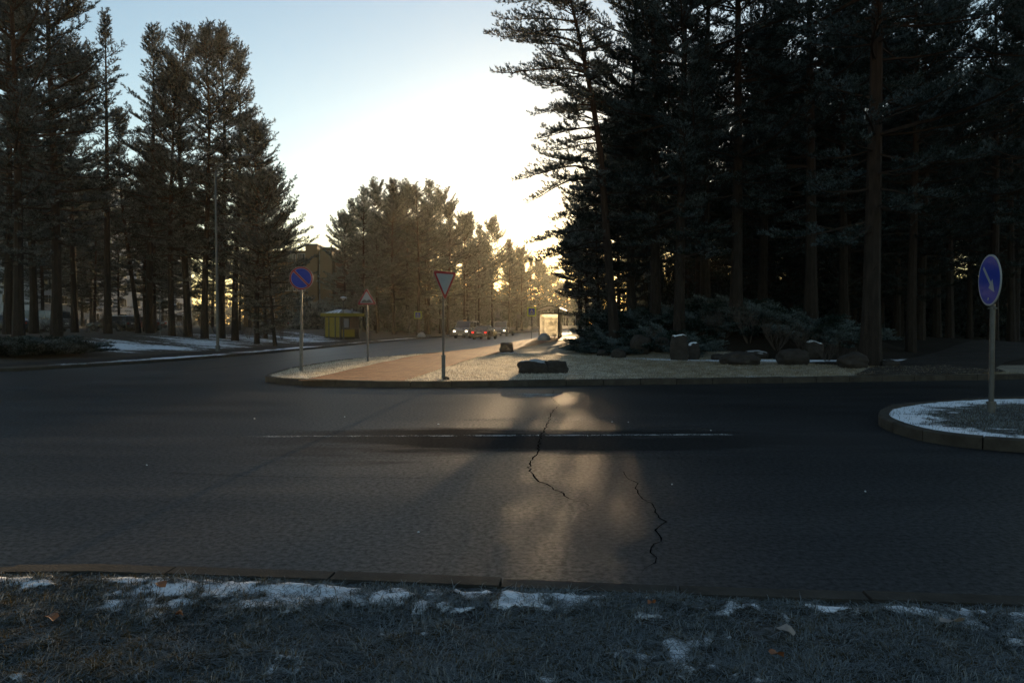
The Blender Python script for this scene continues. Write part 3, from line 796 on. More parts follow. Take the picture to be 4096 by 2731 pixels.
# snow crust: lumpy patches lying behind the near kerb
# fallen leaves on the verge
M['leaf'] = simple('dry_leaf', (.22, .08, .03), .7, var=.4, nscale=20)
M['leaf_pale'] = simple('frosted_dry_leaf', (.22, .19, .17), .8, var=.3, nscale=20)
def leaf(x, y, s, rz, mat, label):
    root = bmesh.new(); pts = []
    for i in range(10):
        w = 2 * math.pi * i / 10; r = s * (1 + .35 * (i % 2)) * (1.15 if i in (0,) else 1)
        pts.append(root.verts.new((r * math.cos(w), r * .7 * math.sin(w), .006 + .012 * math.sin(w * 2 + rz))))
    c = root.verts.new((0, 0, .002))
    for i in range(10): root.faces.new((pts[i], pts[(i + 1) % 10], c))
    me = bpy.data.meshes.new('leaf'); root.to_mesh(me); root.free()
    o = link('fallen_leaf', me, mat, None, (x, y, verge_z(x, y) + .05)); o.rotation_euler = (.3, .2, rz)
    tag(o, label, 'leaf', 'leaves on the verge')
leaf(-1.93, 4.02, .030, .4, M['leaf'], 'orange dead leaf standing in the snow near the kerb')
leaf(-2.28, 3.62, .034, 1.4, M['leaf'], 'orange dead leaf on sunlit grass, lower left')
leaf(-1.66, 3.66, .024, 2.2, M['leaf'], 'small brown leaf right of the orange leaf on the verge')
leaf(.72, 3.78, .018, 2.9, M['leaf'], 'tiny red leaf just behind the kerb, centre right')
leaf(1.28, 3.42, .050, .9, M['leaf_pale'], 'large pale frosted leaf lying in the grass, centre right')
leaf(1.15, 3.18, .032, 2.0, M['leaf'], 'dark brown leaf below the large pale leaf')
leaf(2.1, 3.5, .045, 2.6, M['leaf_pale'], 'curled pale leaf at the right side of the verge')

# ------------------------------------------------------------------ cracks and worn markings on the asphalt
def px2g(px, py, z=0.0):
    d = (1.6 - z) * 1700 / (py - 744); return ((px - 1176) / 1700 * d, d)
m = N('crack_gap'); p_ = m.n('BsdfDiffuse'); p_.inputs[0].default_value = (.002, .002, .002, 1); m.l(p_.outputs[0], m.out.inputs['Surface']); M['crack'] = m.mat
def crack(pts, w, seed):
    rn = random.Random(seed); line = resample([px2g(*p) for p in pts], .09); L = []; mb = MB()
    L = [(x + rn.uniform(-.025, .025), y + rn.uniform(-.02, .02)) for x, y in line]
    vs = []
    for i, p in enumerate(L):
        a = L[max(0, i - 1)]; b = L[min(len(L) - 1, i + 1)]; tx, ty = b[0] - a[0], b[1] - a[1]; q = math.hypot(tx, ty) or 1
        ww = .6 * w * rn.uniform(.45, 1.3) * (min(1, i / 4 + .2)) * min(1, (len(L) - 1 - i) / 6 + .15)
        vs += [(p[0] - ty / q * ww / 2, p[1] + tx / q * ww / 2, .004), (p[0] + ty / q * ww / 2, p[1] - tx / q * ww / 2, .004)]
    mb.add(vs, [(2 * i, 2 * i + 1, 2 * i + 3, 2 * i + 2) for i in range(len(L) - 1)])
    tag(mb.build('road_crack', M['crack']), kind='structure')
crack([(1272, 897), (1266, 915), (1285, 930), (1268, 945), (1262, 965), (1254, 985), (1243, 1003), (1234, 1040), (1214, 1075), (1222, 1095), (1250, 1112), (1290, 1136), (1325, 1152), (1356, 1163)], .03, 1)
crack([(1424, 1078), (1440, 1098), (1462, 1112), (1470, 1140), (1500, 1160), (1504, 1180), (1526, 1200), (1508, 1222), (1524, 1240), (1494, 1262), (1506, 1282), (1500, 1295), (1476, 1308), (1468, 1322)], .02, 2)
crack([(350, 1086), (600, 1096), (800, 1099), (1000, 1099), (1222, 1097)], .012, 3)
crack([(806, 1110), (816, 1103), (830, 1103)], .02, 4)
crack([(1383, 1066), (1380, 1078), (1385, 1088)], .016, 5)
crack([(1262, 965), (1290, 972), (1330, 969), (1352, 975)], .012, 7)
crack([(1504, 1180), (1540, 1176), (1580, 1190), (1622, 1186)], .012, 9)
crack([(1494, 1262), (1450, 1268), (1420, 1262)], .010, 10)
crack([(1222, 1097), (1420, 1092), (1700, 1090), (1980, 1094)], .008, 11)
crack([(150, 930), (420, 922), (640, 926)], .010, 12)
def paint_mat(name, col, lo, hi, sc=30):
    m = N(name); f = m.math('ADD', m.math('MULTIPLY', m.noise(sc, 4, .75), .55), m.math('MULTIPLY', m.noise(3, 4, .6), .45))
    k = m.ramp(f, [(lo, 0.0), (hi, 1.0)])
    p = m.n('BsdfDiffuse'); p.inputs[0].default_value = col; t = m.n('BsdfTransparent'); mx = m.n('MixShader')
    m.l(k, mx.inputs[0]); m.l(t.outputs[0], mx.inputs[1]); m.l(p.outputs[0], mx.inputs[2]); m.l(mx.outputs[0], m.out.inputs['Surface'])
    return m.mat
M['paint'] = paint_mat('worn_road_paint', (.34, .34, .33, 1), .44, .58)
M['paint_faint'] = paint_mat('faint_road_paint', (.20, .20, .20, 1), .48, .60)
def flat(name, poly, mat, z=.006):
    mb = MB(); mb.add([(x, y, z) for x, y in poly], [tuple(range(len(poly)))])
    tag(mb.build(name, mat), kind='structure')
def line(p, q, w, mat, z=.006):
    n = max(2, int(math.hypot(q[0] - p[0], q[1] - p[1]) / 1.0)); tx, ty = q[0] - p[0], q[1] - p[1]; L = math.hypot(tx, ty)
    nx, ny = -ty / L * w / 2, tx / L * w / 2
    flat('road_marking', [(p[0] + nx, p[1] + ny), (q[0] + nx, q[1] + ny), (q[0] - nx, q[1] - ny), (p[0] - nx, p[1] - ny)], mat, z)
line(px2g(560, 1004), px2g(1682, 999), .11, M['paint'])
line(px2g(-20, 903), px2g(690, 824), .13, M['paint_faint'])
line(px2g(690, 824), px2g(1010, 790), .13, M['paint_faint'])
line((-6.0, 60), (7, 150), .14, M['paint_faint'])
line(px2g(1005, 802), px2g(1090, 787), .14, M['paint_faint'])
flat('road_marking', [px2g(*p) for p in ((1128, 905), (1200, 903.5), (1295, 905.5), (1270, 911.5), (1212, 913), (1180, 906.5))], M['paint'])
flat('road_marking', [px2g(*p) for p in ((1020, 966), (1200, 960), (1196, 969))], M['paint_faint'])
flat('road_marking', [px2g(*p) for p in ((1205, 961), (1440, 958), (1440, 960), (1330, 968), (1290, 974), (1240, 970))], M['paint_faint'])
flat('road_marking', [px2g(*p, .0) for p in ((1060, 799), (1098, 797), (1104, 795), (1110, 801), (1098, 803), (1098, 800.5))], M['paint'], .006)
# bits of ice and grit on the asphalt
M['ice'] = simple('ice_bit', (.5, .52, .55), .3)
for i in range(12):
    x, y = px2g(rnd.uniform(300, 2100), rnd.uniform(930, 1230)); r = rnd.uniform(.004, .012); mb = MB()
    mb.lathe([(r, .004), (r * .8, .012), (r * .3, .015)], 6, (0, 0, 0)); o = mb.build('ice_chip', M['ice'], None, loc=(x, y, 0)); o.scale = (1.6, .7, 1); o.rotation_euler[2] = rnd.uniform(0, 3)
    tag(o, 'small chip of ice or grit lying on the dark asphalt of the crossing', 'ice chip', 'ice chips scattered on the crossing')

# ------------------------------------------------------------------ rocks
def rock_mat():
    m = N('granite'); f = m.noise(5, 6, .7, vec=m.oc()); c = m.ramp(f, [(.3, (.015, .012, .010, 1)), (.6, (.032, .026, .022, 1)), (.75, (.06, .054, .048, 1))])
    g = m.n('NewGeometry'); sp = m.n('SeparateXYZ'); m.l(g.outputs['Normal'], sp.inputs[0])
    k = m.math('MULTIPLY', m.attr('snowy'), m.ramp(m.math('ADD', sp.outputs['Z'], m.math('MULTIPLY', m.math('SUBTRACT', f, .5), .5)), [(.72, 0.0), (.80, 1.0)]))
    c = m.mix(k, c, (.75, .78, .82, 1))
    return m.done(m.bsdf(c, .85, 0, m.bump(f, .7, .05), .3))
M['rock'] = rock_mat()
def rock(x, y, w, h, dpt, seed, label, snowy=0.0, sink=.12, z=None, group='boulders around the mound', square=.0):
    bm = bmesh.new(); bmesh.ops.create_icosphere(bm, subdivisions=4, radius=1)
    for v in bm.verts:
        n = v.co.copy(); q = 1 + .20 * noise.noise(n * 1.3 + Vector((seed * 3.1, 0, 0))) + .09 * noise.noise(n * 3.2 + Vector((0, seed, 0))) + .03 * noise.noise(n * 9)
        f = max(abs(n.x), abs(n.y), abs(n.z)); q *= (1 - square) + square / f
        v.co = Vector((n.x * w / 2 * q, n.y * dpt / 2 * q, (n.z * h / 2 * q)))
    zmin = -h * (.5 - sink)
    for v in bm.verts: v.co.z = max(v.co.z, zmin) - zmin
    me = bpy.data.meshes.new('rock'); bm.to_mesh(me); bm.free(); me.polygons.foreach_set('use_smooth', [True] * len(me.polygons))
    at = me.attributes.new('snowy', 'FLOAT', 'POINT'); at.data.foreach_set('value', [snowy] * len(me.vertices))
    o = link('boulder', me, M['rock'], None, (x, y, (island_z(x, y) if z is None else z) - .03)); tag(o, label, 'boulder', group); return o
rock(.63, 21.95, .92, .50, .6, 1, 'long dark boulder on the lit grass, left one of a touching pair', .35, square=.35, group='pair of boulders on the lawn')
rock(1.32, 22.0, .68, .46, .5, 2, 'dark boulder on the lit grass, right one of a touching pair', 0, square=.4, group='pair of boulders on the lawn')
rock(-.28, 38.3, .72, .62, .6, 3, 'squat boulder beside the paved path, by the snow patch', 0, square=.5)
rock(-1.72, 19.35, .17, .13, .15, 19, 'fist-sized stone at the foot of the yield sign', 0)
RK = [(1472, 816, .92, .95, 'broad rounded boulder left of the tall snow-capped one', 0), (1420, 822, .6, .45, 'small boulder low at the snow edge, third from the left end', 0),
      (1385, 817, .55, .35, 'low boulder at the left end of the boulder row', 0), (1520, 815, .85, .75, 'dark boulder touching the tall snow-capped one on its left', 0),
      (1560, 812, .75, 1.25, 'tall boulder wearing a thick cap of snow', 1), (1592, 806, .6, .85, 'boulder with a thin snow cap behind and right of the tallest one', 1),
      (1700, 838, 1.35, .55, 'low wide boulder in the snow, left of the pointed one', .0), (1648, 826, .5, .32, 'small flat stone at the tip of the snow strip', 0),
      (1735, 822, 1.0, .4, 'flat boulder behind the low wide one', .3), (1822, 838, 1.15, .72, 'pointed brown boulder at the right end of the snow strip', 0),
      (1868, 822, .85, .85, 'boulder with a sliver of snow on top, right of the pointed one', .7), (2045, 842, .6, .3, 'low stone between grass and forest path', 0),
      (2013, 838, .55, .28, 'low stone left of the forest path entrance', 0), (2100, 800, 1.0, .6, 'mossy boulder under the trees left of the nearest trunk', 0)]
for i, (px, py, w, h, lb, sn) in enumerate(RK):
    d = 30.0
    for _ in range(12): d = (1.6 - island_z(pxX(px, d), d)) * 1700 / (py - 744) * .5 + d * .5
    if i == 13: px, d = 1960, 24.5
    rock(pxX(px, d), d, w, h, w * .8, 30 + i, lb, sn, square=.2)

# ------------------------------------------------------------------ junipers and bare shrubs
def juniper(seed, Rj=1.5, Hj=.55, nb=34):
    rn = random.Random(seed); rs = np.random.RandomState(seed); P, D = [], []; wood = MB()
    for i in range(nb):
        a = rn.uniform(0, 6.283); L = Rj * rn.uniform(.45, 1.1); e = rn.uniform(.1, .75); p = Vector((0, 0, .05)); k = 7; pts = [p.copy()]
        for j in range(k):
            s = j / k; a += rn.uniform(-.15, .15); ee = e * (1 - 1.35 * s); d = Vector((math.cos(a) * math.cos(ee), math.sin(a) * math.cos(ee), math.sin(ee)))
            q = p + d * L / k
            for h in range(7):
                u = rn.random(); sd_ = rn.choice((-1, 1)); a2 = a + sd_ * rn.uniform(.3, 1.0); l2 = rn.uniform(.08, .38) * (1.15 - s * .6)
                d2 = Vector((math.cos(a2), math.sin(a2), rn.uniform(.0, .5))); o = p.lerp(q, u)
                for w in (.35, .7, 1.0): P.append(tuple(o + d2 * l2 * w)); D.append(tuple(d2 + Vector((rn.uniform(-.4, .4), rn.uniform(-.4, .4), rn.uniform(0, .5)))))
            p = q; pts.append(p.copy())
        wood.tube(pts, [.02 * (1 - .12 * j) for j in range(k + 1)], 4, caps=False)
    V, F = tufts(np.array(P), np.array(D), rs, 7, .085, .018, .08)
    return wood.mesh('branches', fixn=False), np_mesh('foliage', V, F)
M['juniper'] = needle_mat('frosted_juniper', (.006, .014, .011, 1), (.014, .025, .02, 1), (.19, .235, .25, 1), .47, .68, .2)
JP = [juniper(s, *a) for s, a in ((1, (1.5, .55)), (2, (1.7, .6)), (3, (1.3, .5)))]
JL = []
def put_juniper(x, y, z, s, label, grp):
    bmesh_, fol = JP[len(JL) % 3]; root = empty('juniper', (x, y, z), rnd.uniform(0, 6.28)); root.scale = (s, s, s)
    if z > .3 and grp[0] == 'c':
        root.rotation_euler = (R(14), 0, 0)
    link('branches', bmesh_, M['twig'], root); link('foliage', fol, M['juniper'], root); tag(root, label, 'juniper', grp); JL.append(root)
jn = 0
for d, xs in ((33.7, (4.6, 6.2, 8.4, 10.8, 13.2)), (34.9, (3.8, 5.0, 7.2, 9.4, 11.6, 14.2, 16.5)), (36.0, (3.6, 4.8, 6.4, 8.4, 10.6, 12.8)), (38.0, (3.6, 4.8, 6.2, 8.0, 10, 12)), (40.3, (4.2, 5.4, 6.6, 8.4)), (43, (5.6, 7.4))):
    for x in xs:
        xx = x + rnd.uniform(-.4, .4); dd = d + rnd.uniform(-.5, .5); jn += 1
        put_juniper(xx, dd, island_z(xx, dd) - .02, rnd.uniform(.95, 1.35) * (.6 if xx < 5.0 else 1), 'frosted spreading juniper covering the mound behind the boulders', 'creeping junipers on the mound')
for px, d, s in ((20, 30.5, 1.2), (75, 31.5, 1.2), (130, 32.5, 1.1), (-30, 31, 1.2), (175, 33.5, .9), (60, 34, 1.2), (110, 35.5, 1.0)):
    x = pxX(px, d); put_juniper(x, d, left_z(x, d), s, 'low snow-dusted juniper on the left bank beside the footway', 'junipers on the left bank')

def bare_shrub(seed, Hs=1.8, n0=13, spread=.5):
    rn = random.Random(seed); mb = MB()
    def grow(p, d, L, r, lvl):
        k = 4; pts = [p.copy()]
        for j in range(k):
            d = (d + Vector((rn.uniform(-.22, .22), rn.uniform(-.22, .22), rn.uniform(-.03, .16)))).normalized(); p = p + d * L / k; pts.append(p.copy())
        mb.tube(pts, [r * (1 - .2 * j) for j in range(k + 1)], 3, caps=False)
        if lvl < 3:
            for _ in range((4, 4, 3)[lvl]):
                u = rn.uniform(.3, 1); q = u * k; i = min(int(q), k - 1); o = pts[i].lerp(pts[i + 1], q - i)
                d2 = (d + Vector((rn.uniform(-.8, .8), rn.uniform(-.8, .8), rn.uniform(-.1, .6)))).normalized(); grow(o, d2, L * rn.uniform(.4, .65), r * .55, lvl + 1)
    for _ in range(n0):
        a = rn.uniform(0, 6.28); d = Vector((math.cos(a) * spread, math.sin(a) * spread, 1)).normalized()
        grow(Vector((math.cos(a) * .08, math.sin(a) * .08, 0)), d, Hs * rn.uniform(.45, .7), .012, 0)
    return mb.mesh('twigs', fixn=False)
BS = [bare_shrub(s, h, n, sp) for s, h, n, sp in ((1, 1.9, 14, .55), (2, 1.5, 16, .8), (3, 2.3, 13, .45))]
def put_shrub(x, y, z, s, label, grp, mat='twig', kind=None):
    o = link('bare_shrub', BS[kind if kind is not None else rnd.randrange(3)], M[mat], None, (x, y, z - .03)); o.scale = (s, s, s); o.rotation_euler[2] = rnd.uniform(0, 6.28)
    o.material_slots[0].link = 'OBJECT'; o.material_slots[0].material = M[mat]
    tag(o, label, 'shrub', grp)
for (px, d, s, lb) in ((1610, 35, 1.1, 'bare twiggy shrub behind the boulder with the thin snow cap'), (1665, 34, 1.3, 'bare rounded shrub left of the frosted shrubs'), (1720, 33, 1.5, 'wide bare shrub with frosted twig ends above the flat boulder'),
                       (1785, 32, 1.4, 'tall bare shrub above the pointed boulder'), (1850, 31, 1.1, 'bare shrub right of the pointed boulder'), (1900, 29, .9, 'low bare shrub near the thick trunk'),
                       (1945, 26.5, .7, 'low rounded frosted shrub left of the nearest trunk'), (1490, 34.5, .8, 'small reddish shrub behind the broad boulder')):
    x = pxX(px, d); put_shrub(x, d, island_z(x, d), s * .72, lb, 'bare shrubs at the forest edge', 'twig')
for i in range(26):
    px = -20 + i * 27 + rnd.uniform(-8, 8); d = rnd.uniform(56, 66); x = pxX(px, d)
    put_shrub(x, d, left_z(x, d), rnd.uniform(.7, 1.15), 'bare dark hedge shrub between the trunks of the left-hand stand', 'hedge shrubs behind the left bank')
# undergrowth and far wood that nobody could count
def wood_mass(name, cells, mat, K=6, L=.5, W=.16, seed=3):
    rs = np.random.RandomState(seed); P, D = [], []
    for (x, y, z, w, h, n) in cells:
        q = rs.normal(size=(n, 3)); q = unit(q) * rs.uniform(.75, 1.05, (n, 1)); q[:, 2] = np.abs(q[:, 2])
        P.append(q * np.array([w, w, h]) + np.array([x, y, z])); D.append(q + np.array([0, 0, .4]))
    P = np.concatenate(P); D = np.concatenate(D); V, F = tufts(P, D, rs, K, L, W, .3)
    tag(link(name, np_mesh(name, V, F), M[mat]), kind='stuff')
cells = []
for i in range(640):
    d = 62 + 120 * rnd.random(); x = rnd.uniform(street_right(d) + 9, .80 * d + 30)
    if on_path(x, d): continue
    h = rnd.uniform(2.5, 6.5) + (d - 62) * .06; cells.append((x, d, .3, rnd.uniform(1.8, 3.5), h, 170))
for i in range(150):
    d = rnd.uniform(185, 240); x = rnd.uniform(street_right(d) + 8, .85 * d + 40); cells.append((x, d, .3, rnd.uniform(3, 5), rnd.uniform(10, 15), 190))
wood_mass('forest_undergrowth', cells, 'needles_dark')
cells = []
for i in range(170):
    d = rnd.uniform(100, 180); x = street_left(d) - rnd.uniform(8, 42)
    if -64 < x < -32 and d < 165: continue
    cells.append((x, d, .5, rnd.uniform(2, 3.5), rnd.uniform(2, 6), 150))
for i in range(260):
    d = rnd.uniform(170, 520); x = street_left(d) - rnd.uniform(16, 60); cells.append((x, d, .5, rnd.uniform(3, 6), rnd.uniform(6, 13), 130))
for i in range(120):
    d = rnd.uniform(190, 300); x = rnd.uniform(-230, -50); cells.append((x, d, .5, rnd.uniform(4, 7), rnd.uniform(5, 9), 120))
for i in range(40):
    d = rnd.uniform(430, 560); x = rnd.uniform(30, 120); cells.append((x, d, .5, rnd.uniform(5, 8), rnd.uniform(8, 14), 150))
wood_mass('far_wood', cells, 'needles_frost', 6, .8, .26, 4)
# ------------------------------------------------------------------ street furniture
M['galv'] = simple('galvanised_steel', (.065, .072, .08), .45, .6, var=.2, nscale=8)
M['galv_dark'] = simple('weathered_steel', (.09, .095, .10), .5, .5, var=.25, nscale=8)
M['white'] = simple('sign_white', (.24, .26, .28), .6, var=.06, spec=.1)
M['red'] = simple('sign_red', (.20, .010, .014), .6, var=.08, spec=.1)
M['blue'] = simple('sign_blue', (.008, .028, .26), .6, var=.08, spec=.1)
M['black'] = simple('sign_black', (.015, .015, .016), .5)
M['lime'] = simple('fluorescent_yellow_green', (.36, .44, .03), .5, var=.06)
M['grey_back'] = simple('sign_back_grey', (.20, .20, .20), .5, .3)
M['dark'] = simple('dark_painted_steel', (.012, .011, .010), .45, .2)
M['yellow'] = simple('kiosk_yellow', (.24, .20, .012), .5, var=.12, nscale=3)
M['snow'] = simple('snow', (.78, .81, .85), .8, var=.05, bump=.4)
M['rubber'] = simple('tyre_rubber', (.015, .015, .015), .85)
M['conc'] = concrete_mat('cast_concrete', (.22, .22, .22, 1), (.34, .34, .33, 1))

def circ(r, n=48, a0=0): return [(r * math.cos(a0 + 2 * math.pi * i / n), r * math.sin(a0 + 2 * math.pi * i / n)) for i in range(n)]
def rtri(s, rad, up=True, n=6):
    h = s * .866; P = [(-s / 2, -h / 3), (s / 2, -h / 3), (0, 2 * h / 3)]; out = []
    c = [(p[0] * (1 - 2 * rad / (h * 2 / 3)), p[1] * (1 - 2 * rad / (h * 2 / 3))) for p in P]
    for i, a in enumerate((210, 330, 90)):
        for k in range(n + 1):
            w = R(a - 60 + 120 * k / n); out.append((c[i][0] + rad * math.cos(w), c[i][1] + rad * math.sin(w)))
    return out if up else [(-x, -y) for x, y in out]
def rrect(w, h, r, n=5):
    out = []
    for cx, cy_, a in ((w / 2 - r, h / 2 - r, 0), (-w / 2 + r, h / 2 - r, 90), (-w / 2 + r, -h / 2 + r, 180), (w / 2 - r, -h / 2 + r, 270)):
        for k in range(n + 1): out.append((cx + r * math.cos(R(a + 90 * k / n)), cy_ + r * math.sin(R(a + 90 * k / n))))
    return out
X_, Z_, Yn = (1, 0, 0), (0, 0, 1), (0, -1, 0)
def plate(layers, mats, back=None):
    """layers: (poly, material index), each 1.5 mm in front of the last; faces local -Y"""
    mb = MB(); y = 0.0
    for i, (poly, mi) in enumerate(layers):
        if i == 0: mb.prism(poly, (0, .006, 0), X_, Z_, Yn, .018, mi, side=mi); y = -.012
        else:
            mb.prism(poly, (0, y, 0), X_, Z_, Yn, .0016, mi); y -= .0016 if i in (1, 2) else .0008
    return mb
def sign(x, y, z, face_dir, zc, H_pole, layers, mats, label, cat='road sign', group=None, r=.030, sleeve=None, lean=0.0, cap=True, plate_off=.05):
    root = empty('road_sign', (x, y, z), 0); root.rotation_euler = (0, lean, face_dir)
    mb = MB(); mb.tube([(0, 0, -.1), (0, 0, H_pole)], r, 12); 
    po = mb.build('pole', M['galv'], root, smooth=True)
    if sleeve:
        mb = MB(); mb.tube([(0, 0, -.05), (0, 0, sleeve[0])], sleeve[1], 12); mb.tube([(0, 0, sleeve[0] - .002), (0, 0, sleeve[0] + .03)], sleeve[1] + .012, 12)
        mb.build('pole_sleeve', M['galv_dark'], root, smooth=True)
    mb = plate(layers, mats); po = mb.build('sign_plate', mats, root, loc=(0, -plate_off, zc))
    for dz in (-.16, .12):
        mb = MB(); mb.box((0, -.012, zc + dz), (.13, .05, .03)); mb.box((0, .028, zc + dz), (.10, .02, .03)); mb.build('clamp', M['galv_dark'], root)
    if cap:
        mb = MB(); mb.tube([(0, 0, sleeve[2] - .02), (0, 0, sleeve[2])], r + .03, 10) if sleeve else mb.tube([(0, 0, H_pole), (0, 0, H_pole + .015)], r + .004, 10)
        if sleeve: mb.tube([(-.09, 0, sleeve[2]), (.09, 0, sleeve[2])], .012, 6)
        mb.build('collar', M['galv_dark'], root)
    tag(root, label, cat, group); return root
MS = [M['grey_back'], M['white'], M['red'], M['blue'], M['black'], M['lime']]
# no-stopping style disc: red ring, blue field, red bar from upper left to lower right
r0 = .355
bar = lambda w, l: [(-l * .7071 - w * .7071, l * .7071 - w * .7071), (-l * .7071 + w * .7071, l * .7071 + w * .7071), (l * .7071 + w * .7071, -l * .7071 + w * .7071), (l * .7071 - w * .7071, -l * .7071 - w * .7071)]
lay = [(circ(r0), 1), (circ(r0 - .008), 2), (circ(r0 - .052), 1), (circ(r0 - .062), 3), (bar(.036, r0 - .058), 1), (bar(.028, r0 - .045), 2)]
x, y = pxX(691, 22.7), 22.7; zz = island_z(x, y)
sign(x, y, zz, R(8), 2.86, 2.62, lay, MS, 'round blue sign with red ring and red diagonal bar at the island tip', 'road sign', r=.030, sleeve=(1.18, .055, 2.42), lean=R(.6))
# uneven-road warning triangle
tri_in = rtri(.52, .02)
h_ = .52 * .866
bump_ = [(-.205, -h_ / 3 + .012), (.205, -h_ / 3 + .012), (.168, -.075)] + [(.168 - .336 * k / 24, -.075 + .052 * max(0, math.sin(math.pi * ((k / 24 * 2) % 1) if k < 24 else 0)) ** 1.0 * 1.0) for k in range(1, 24)] + [(-.168, -.075)]
lay = [(rtri(.74, .04), 1), (rtri(.72, .036), 2), (rtri(.535, .02), 1), (bump_, 4)]
x, y = pxX(845, 28.6), 28.6; zz = island_z(x, y)
sign(x, y, zz, R(3), 2.42, 2.5, lay, MS, 'red-bordered triangle warning of bumps, on a thin pole at the street edge of the island', 'road sign', r=.036, cap=False, lean=R(-.8))
# yield sign seen at an angle
lay = [(rtri(.90, .05, False), 1), (rtri(.885, .048, False), 2), (rtri(.66, .02, False), 1)]
x, y = pxX(1018, 19.7), 19.75; zz = island_z(x, y)
sign(x, y, zz, R(50), 2.60, 2.35, lay, MS, 'white yield triangle pointing down, turned sideways, on a grey pole by the paved path', 'road sign', r=.032, sleeve=(.60, .052, 2.10))
# blue disc with arrow on the traffic island
arr = []
def rot(p, a): return (p[0] * math.cos(a) - p[1] * math.sin(a), p[0] * math.sin(a) + p[1] * math.cos(a))
shaft = [rot(p, R(-45)) for p in ((-.31, -.028), (.10, -.028), (.10, .028), (-.31, .028))]
head = [rot(p, R(-45)) for p in ((.08, -.10), (.29, 0), (.08, .10))]
lay = [(circ(.42), 1), (circ(.392), 3), (shaft, 1), (head, 1), (rrect(.05, .05, .01), 3)]
lay[4] = ([(x_ - .02, y_ - .31) for x_, y_ in ((-.03, -.02), (.02, -.015), (.035, .02), (-.01, .03))], 1)
x, y = pxX(2279, 12.2), 12.2
k = sign(x, y, ti_z(x, y), R(-101), 2.19, 1.80, lay, MS, 'round blue sign with a white arrow pointing down right on the snowy traffic island', 'road sign', r=.040, sleeve=(.16, .062, 1.74), plate_off=.045)
# pedestrian-crossing signs on lime boards
ped_tri = [(-.19, -.17), (.19, -.17), (0, .20)]
def ped_layers(s):
    q = lambda pts: [(a * s, b * s) for a, b in pts]
    L = [(rrect(.88 * s, .88 * s, .04), 5), (rrect(.62 * s, .66 * s, .03), 3), (q([(-.27, -.25), (.27, -.25), (0, .27)]), 1)]
    L += [(q([(-.215, -.22), (-.13, -.22), (-.06, -.02), (-.10, .02)]), 3), (q([(.215, -.22), (.13, -.22), (.06, -.02), (.10, .02)]), 3)]
    L += [(q([(-.035, .05), (.03, .06), (.045, -.05), (.11, -.22), (.07, -.22), (.0, -.09), (-.05, -.22), (-.09, -.22), (-.04, -.05)]), 4), (q(circ(.028, 10)), 4)]
    L[-1] = ([(a + .0, b + .095 * s) for a, b in L[-1][0]], 4)
    return L
def at_px(px, d): return pxX(px, d), d
x, y = at_px(1221, 62); zz = .36
sign(x, y, zz, R(2), 2.27, 2.3, ped_layers(.86), MS, 'lime-bordered blue pedestrian crossing sign immediately left of the bus shelter', 'road sign', 'pedestrian crossing signs', r=.032, cap=False)
x, y = at_px(960, 88); x = min(x, street_left(88) - .6)
sign(x, y, left_z(x, y), R(2), 2.55, 2.5, ped_layers(1.0), MS, 'lime-bordered blue pedestrian crossing sign on the far side of the street, left of the cars', 'road sign', 'pedestrian crossing signs', r=.032, cap=False)
lay = [(circ(.35), 0)]
for px, d, lb in ((1304.8, 122, 'grey round back of a sign between the shelter and the advertising panel'), (1327, 128, 'grey round back of a sign partly hidden by the advertising panel'), (1191, 120, 'faint round back of a sign in the haze behind the truck')):
    x, y = at_px(px, d); sign(x, y, .3, R(4), 2.6, 2.6, lay, MS, lb, 'road sign', 'sign backs down the street', cap=False)
x, y = at_px(1144, 104); sign(x, y, .1, R(4), 2.6, 2.6, [(rtri(.9, .05), 0)], MS, 'faint triangular back of a sign in the haze above the white truck', 'road sign', 'sign backs down the street', cap=False)
mb = MB(); mb.tube([(0, 0, -.1), (0, 0, 3.4)], .05, 8); x, y = at_px(940, 88); o = mb.build('post', M['galv_dark'], None, True, loc=(min(x, street_left(88) - 1.6), y, .15)); tag(o, 'plain thin post left of the far pedestrian crossing sign', 'post')

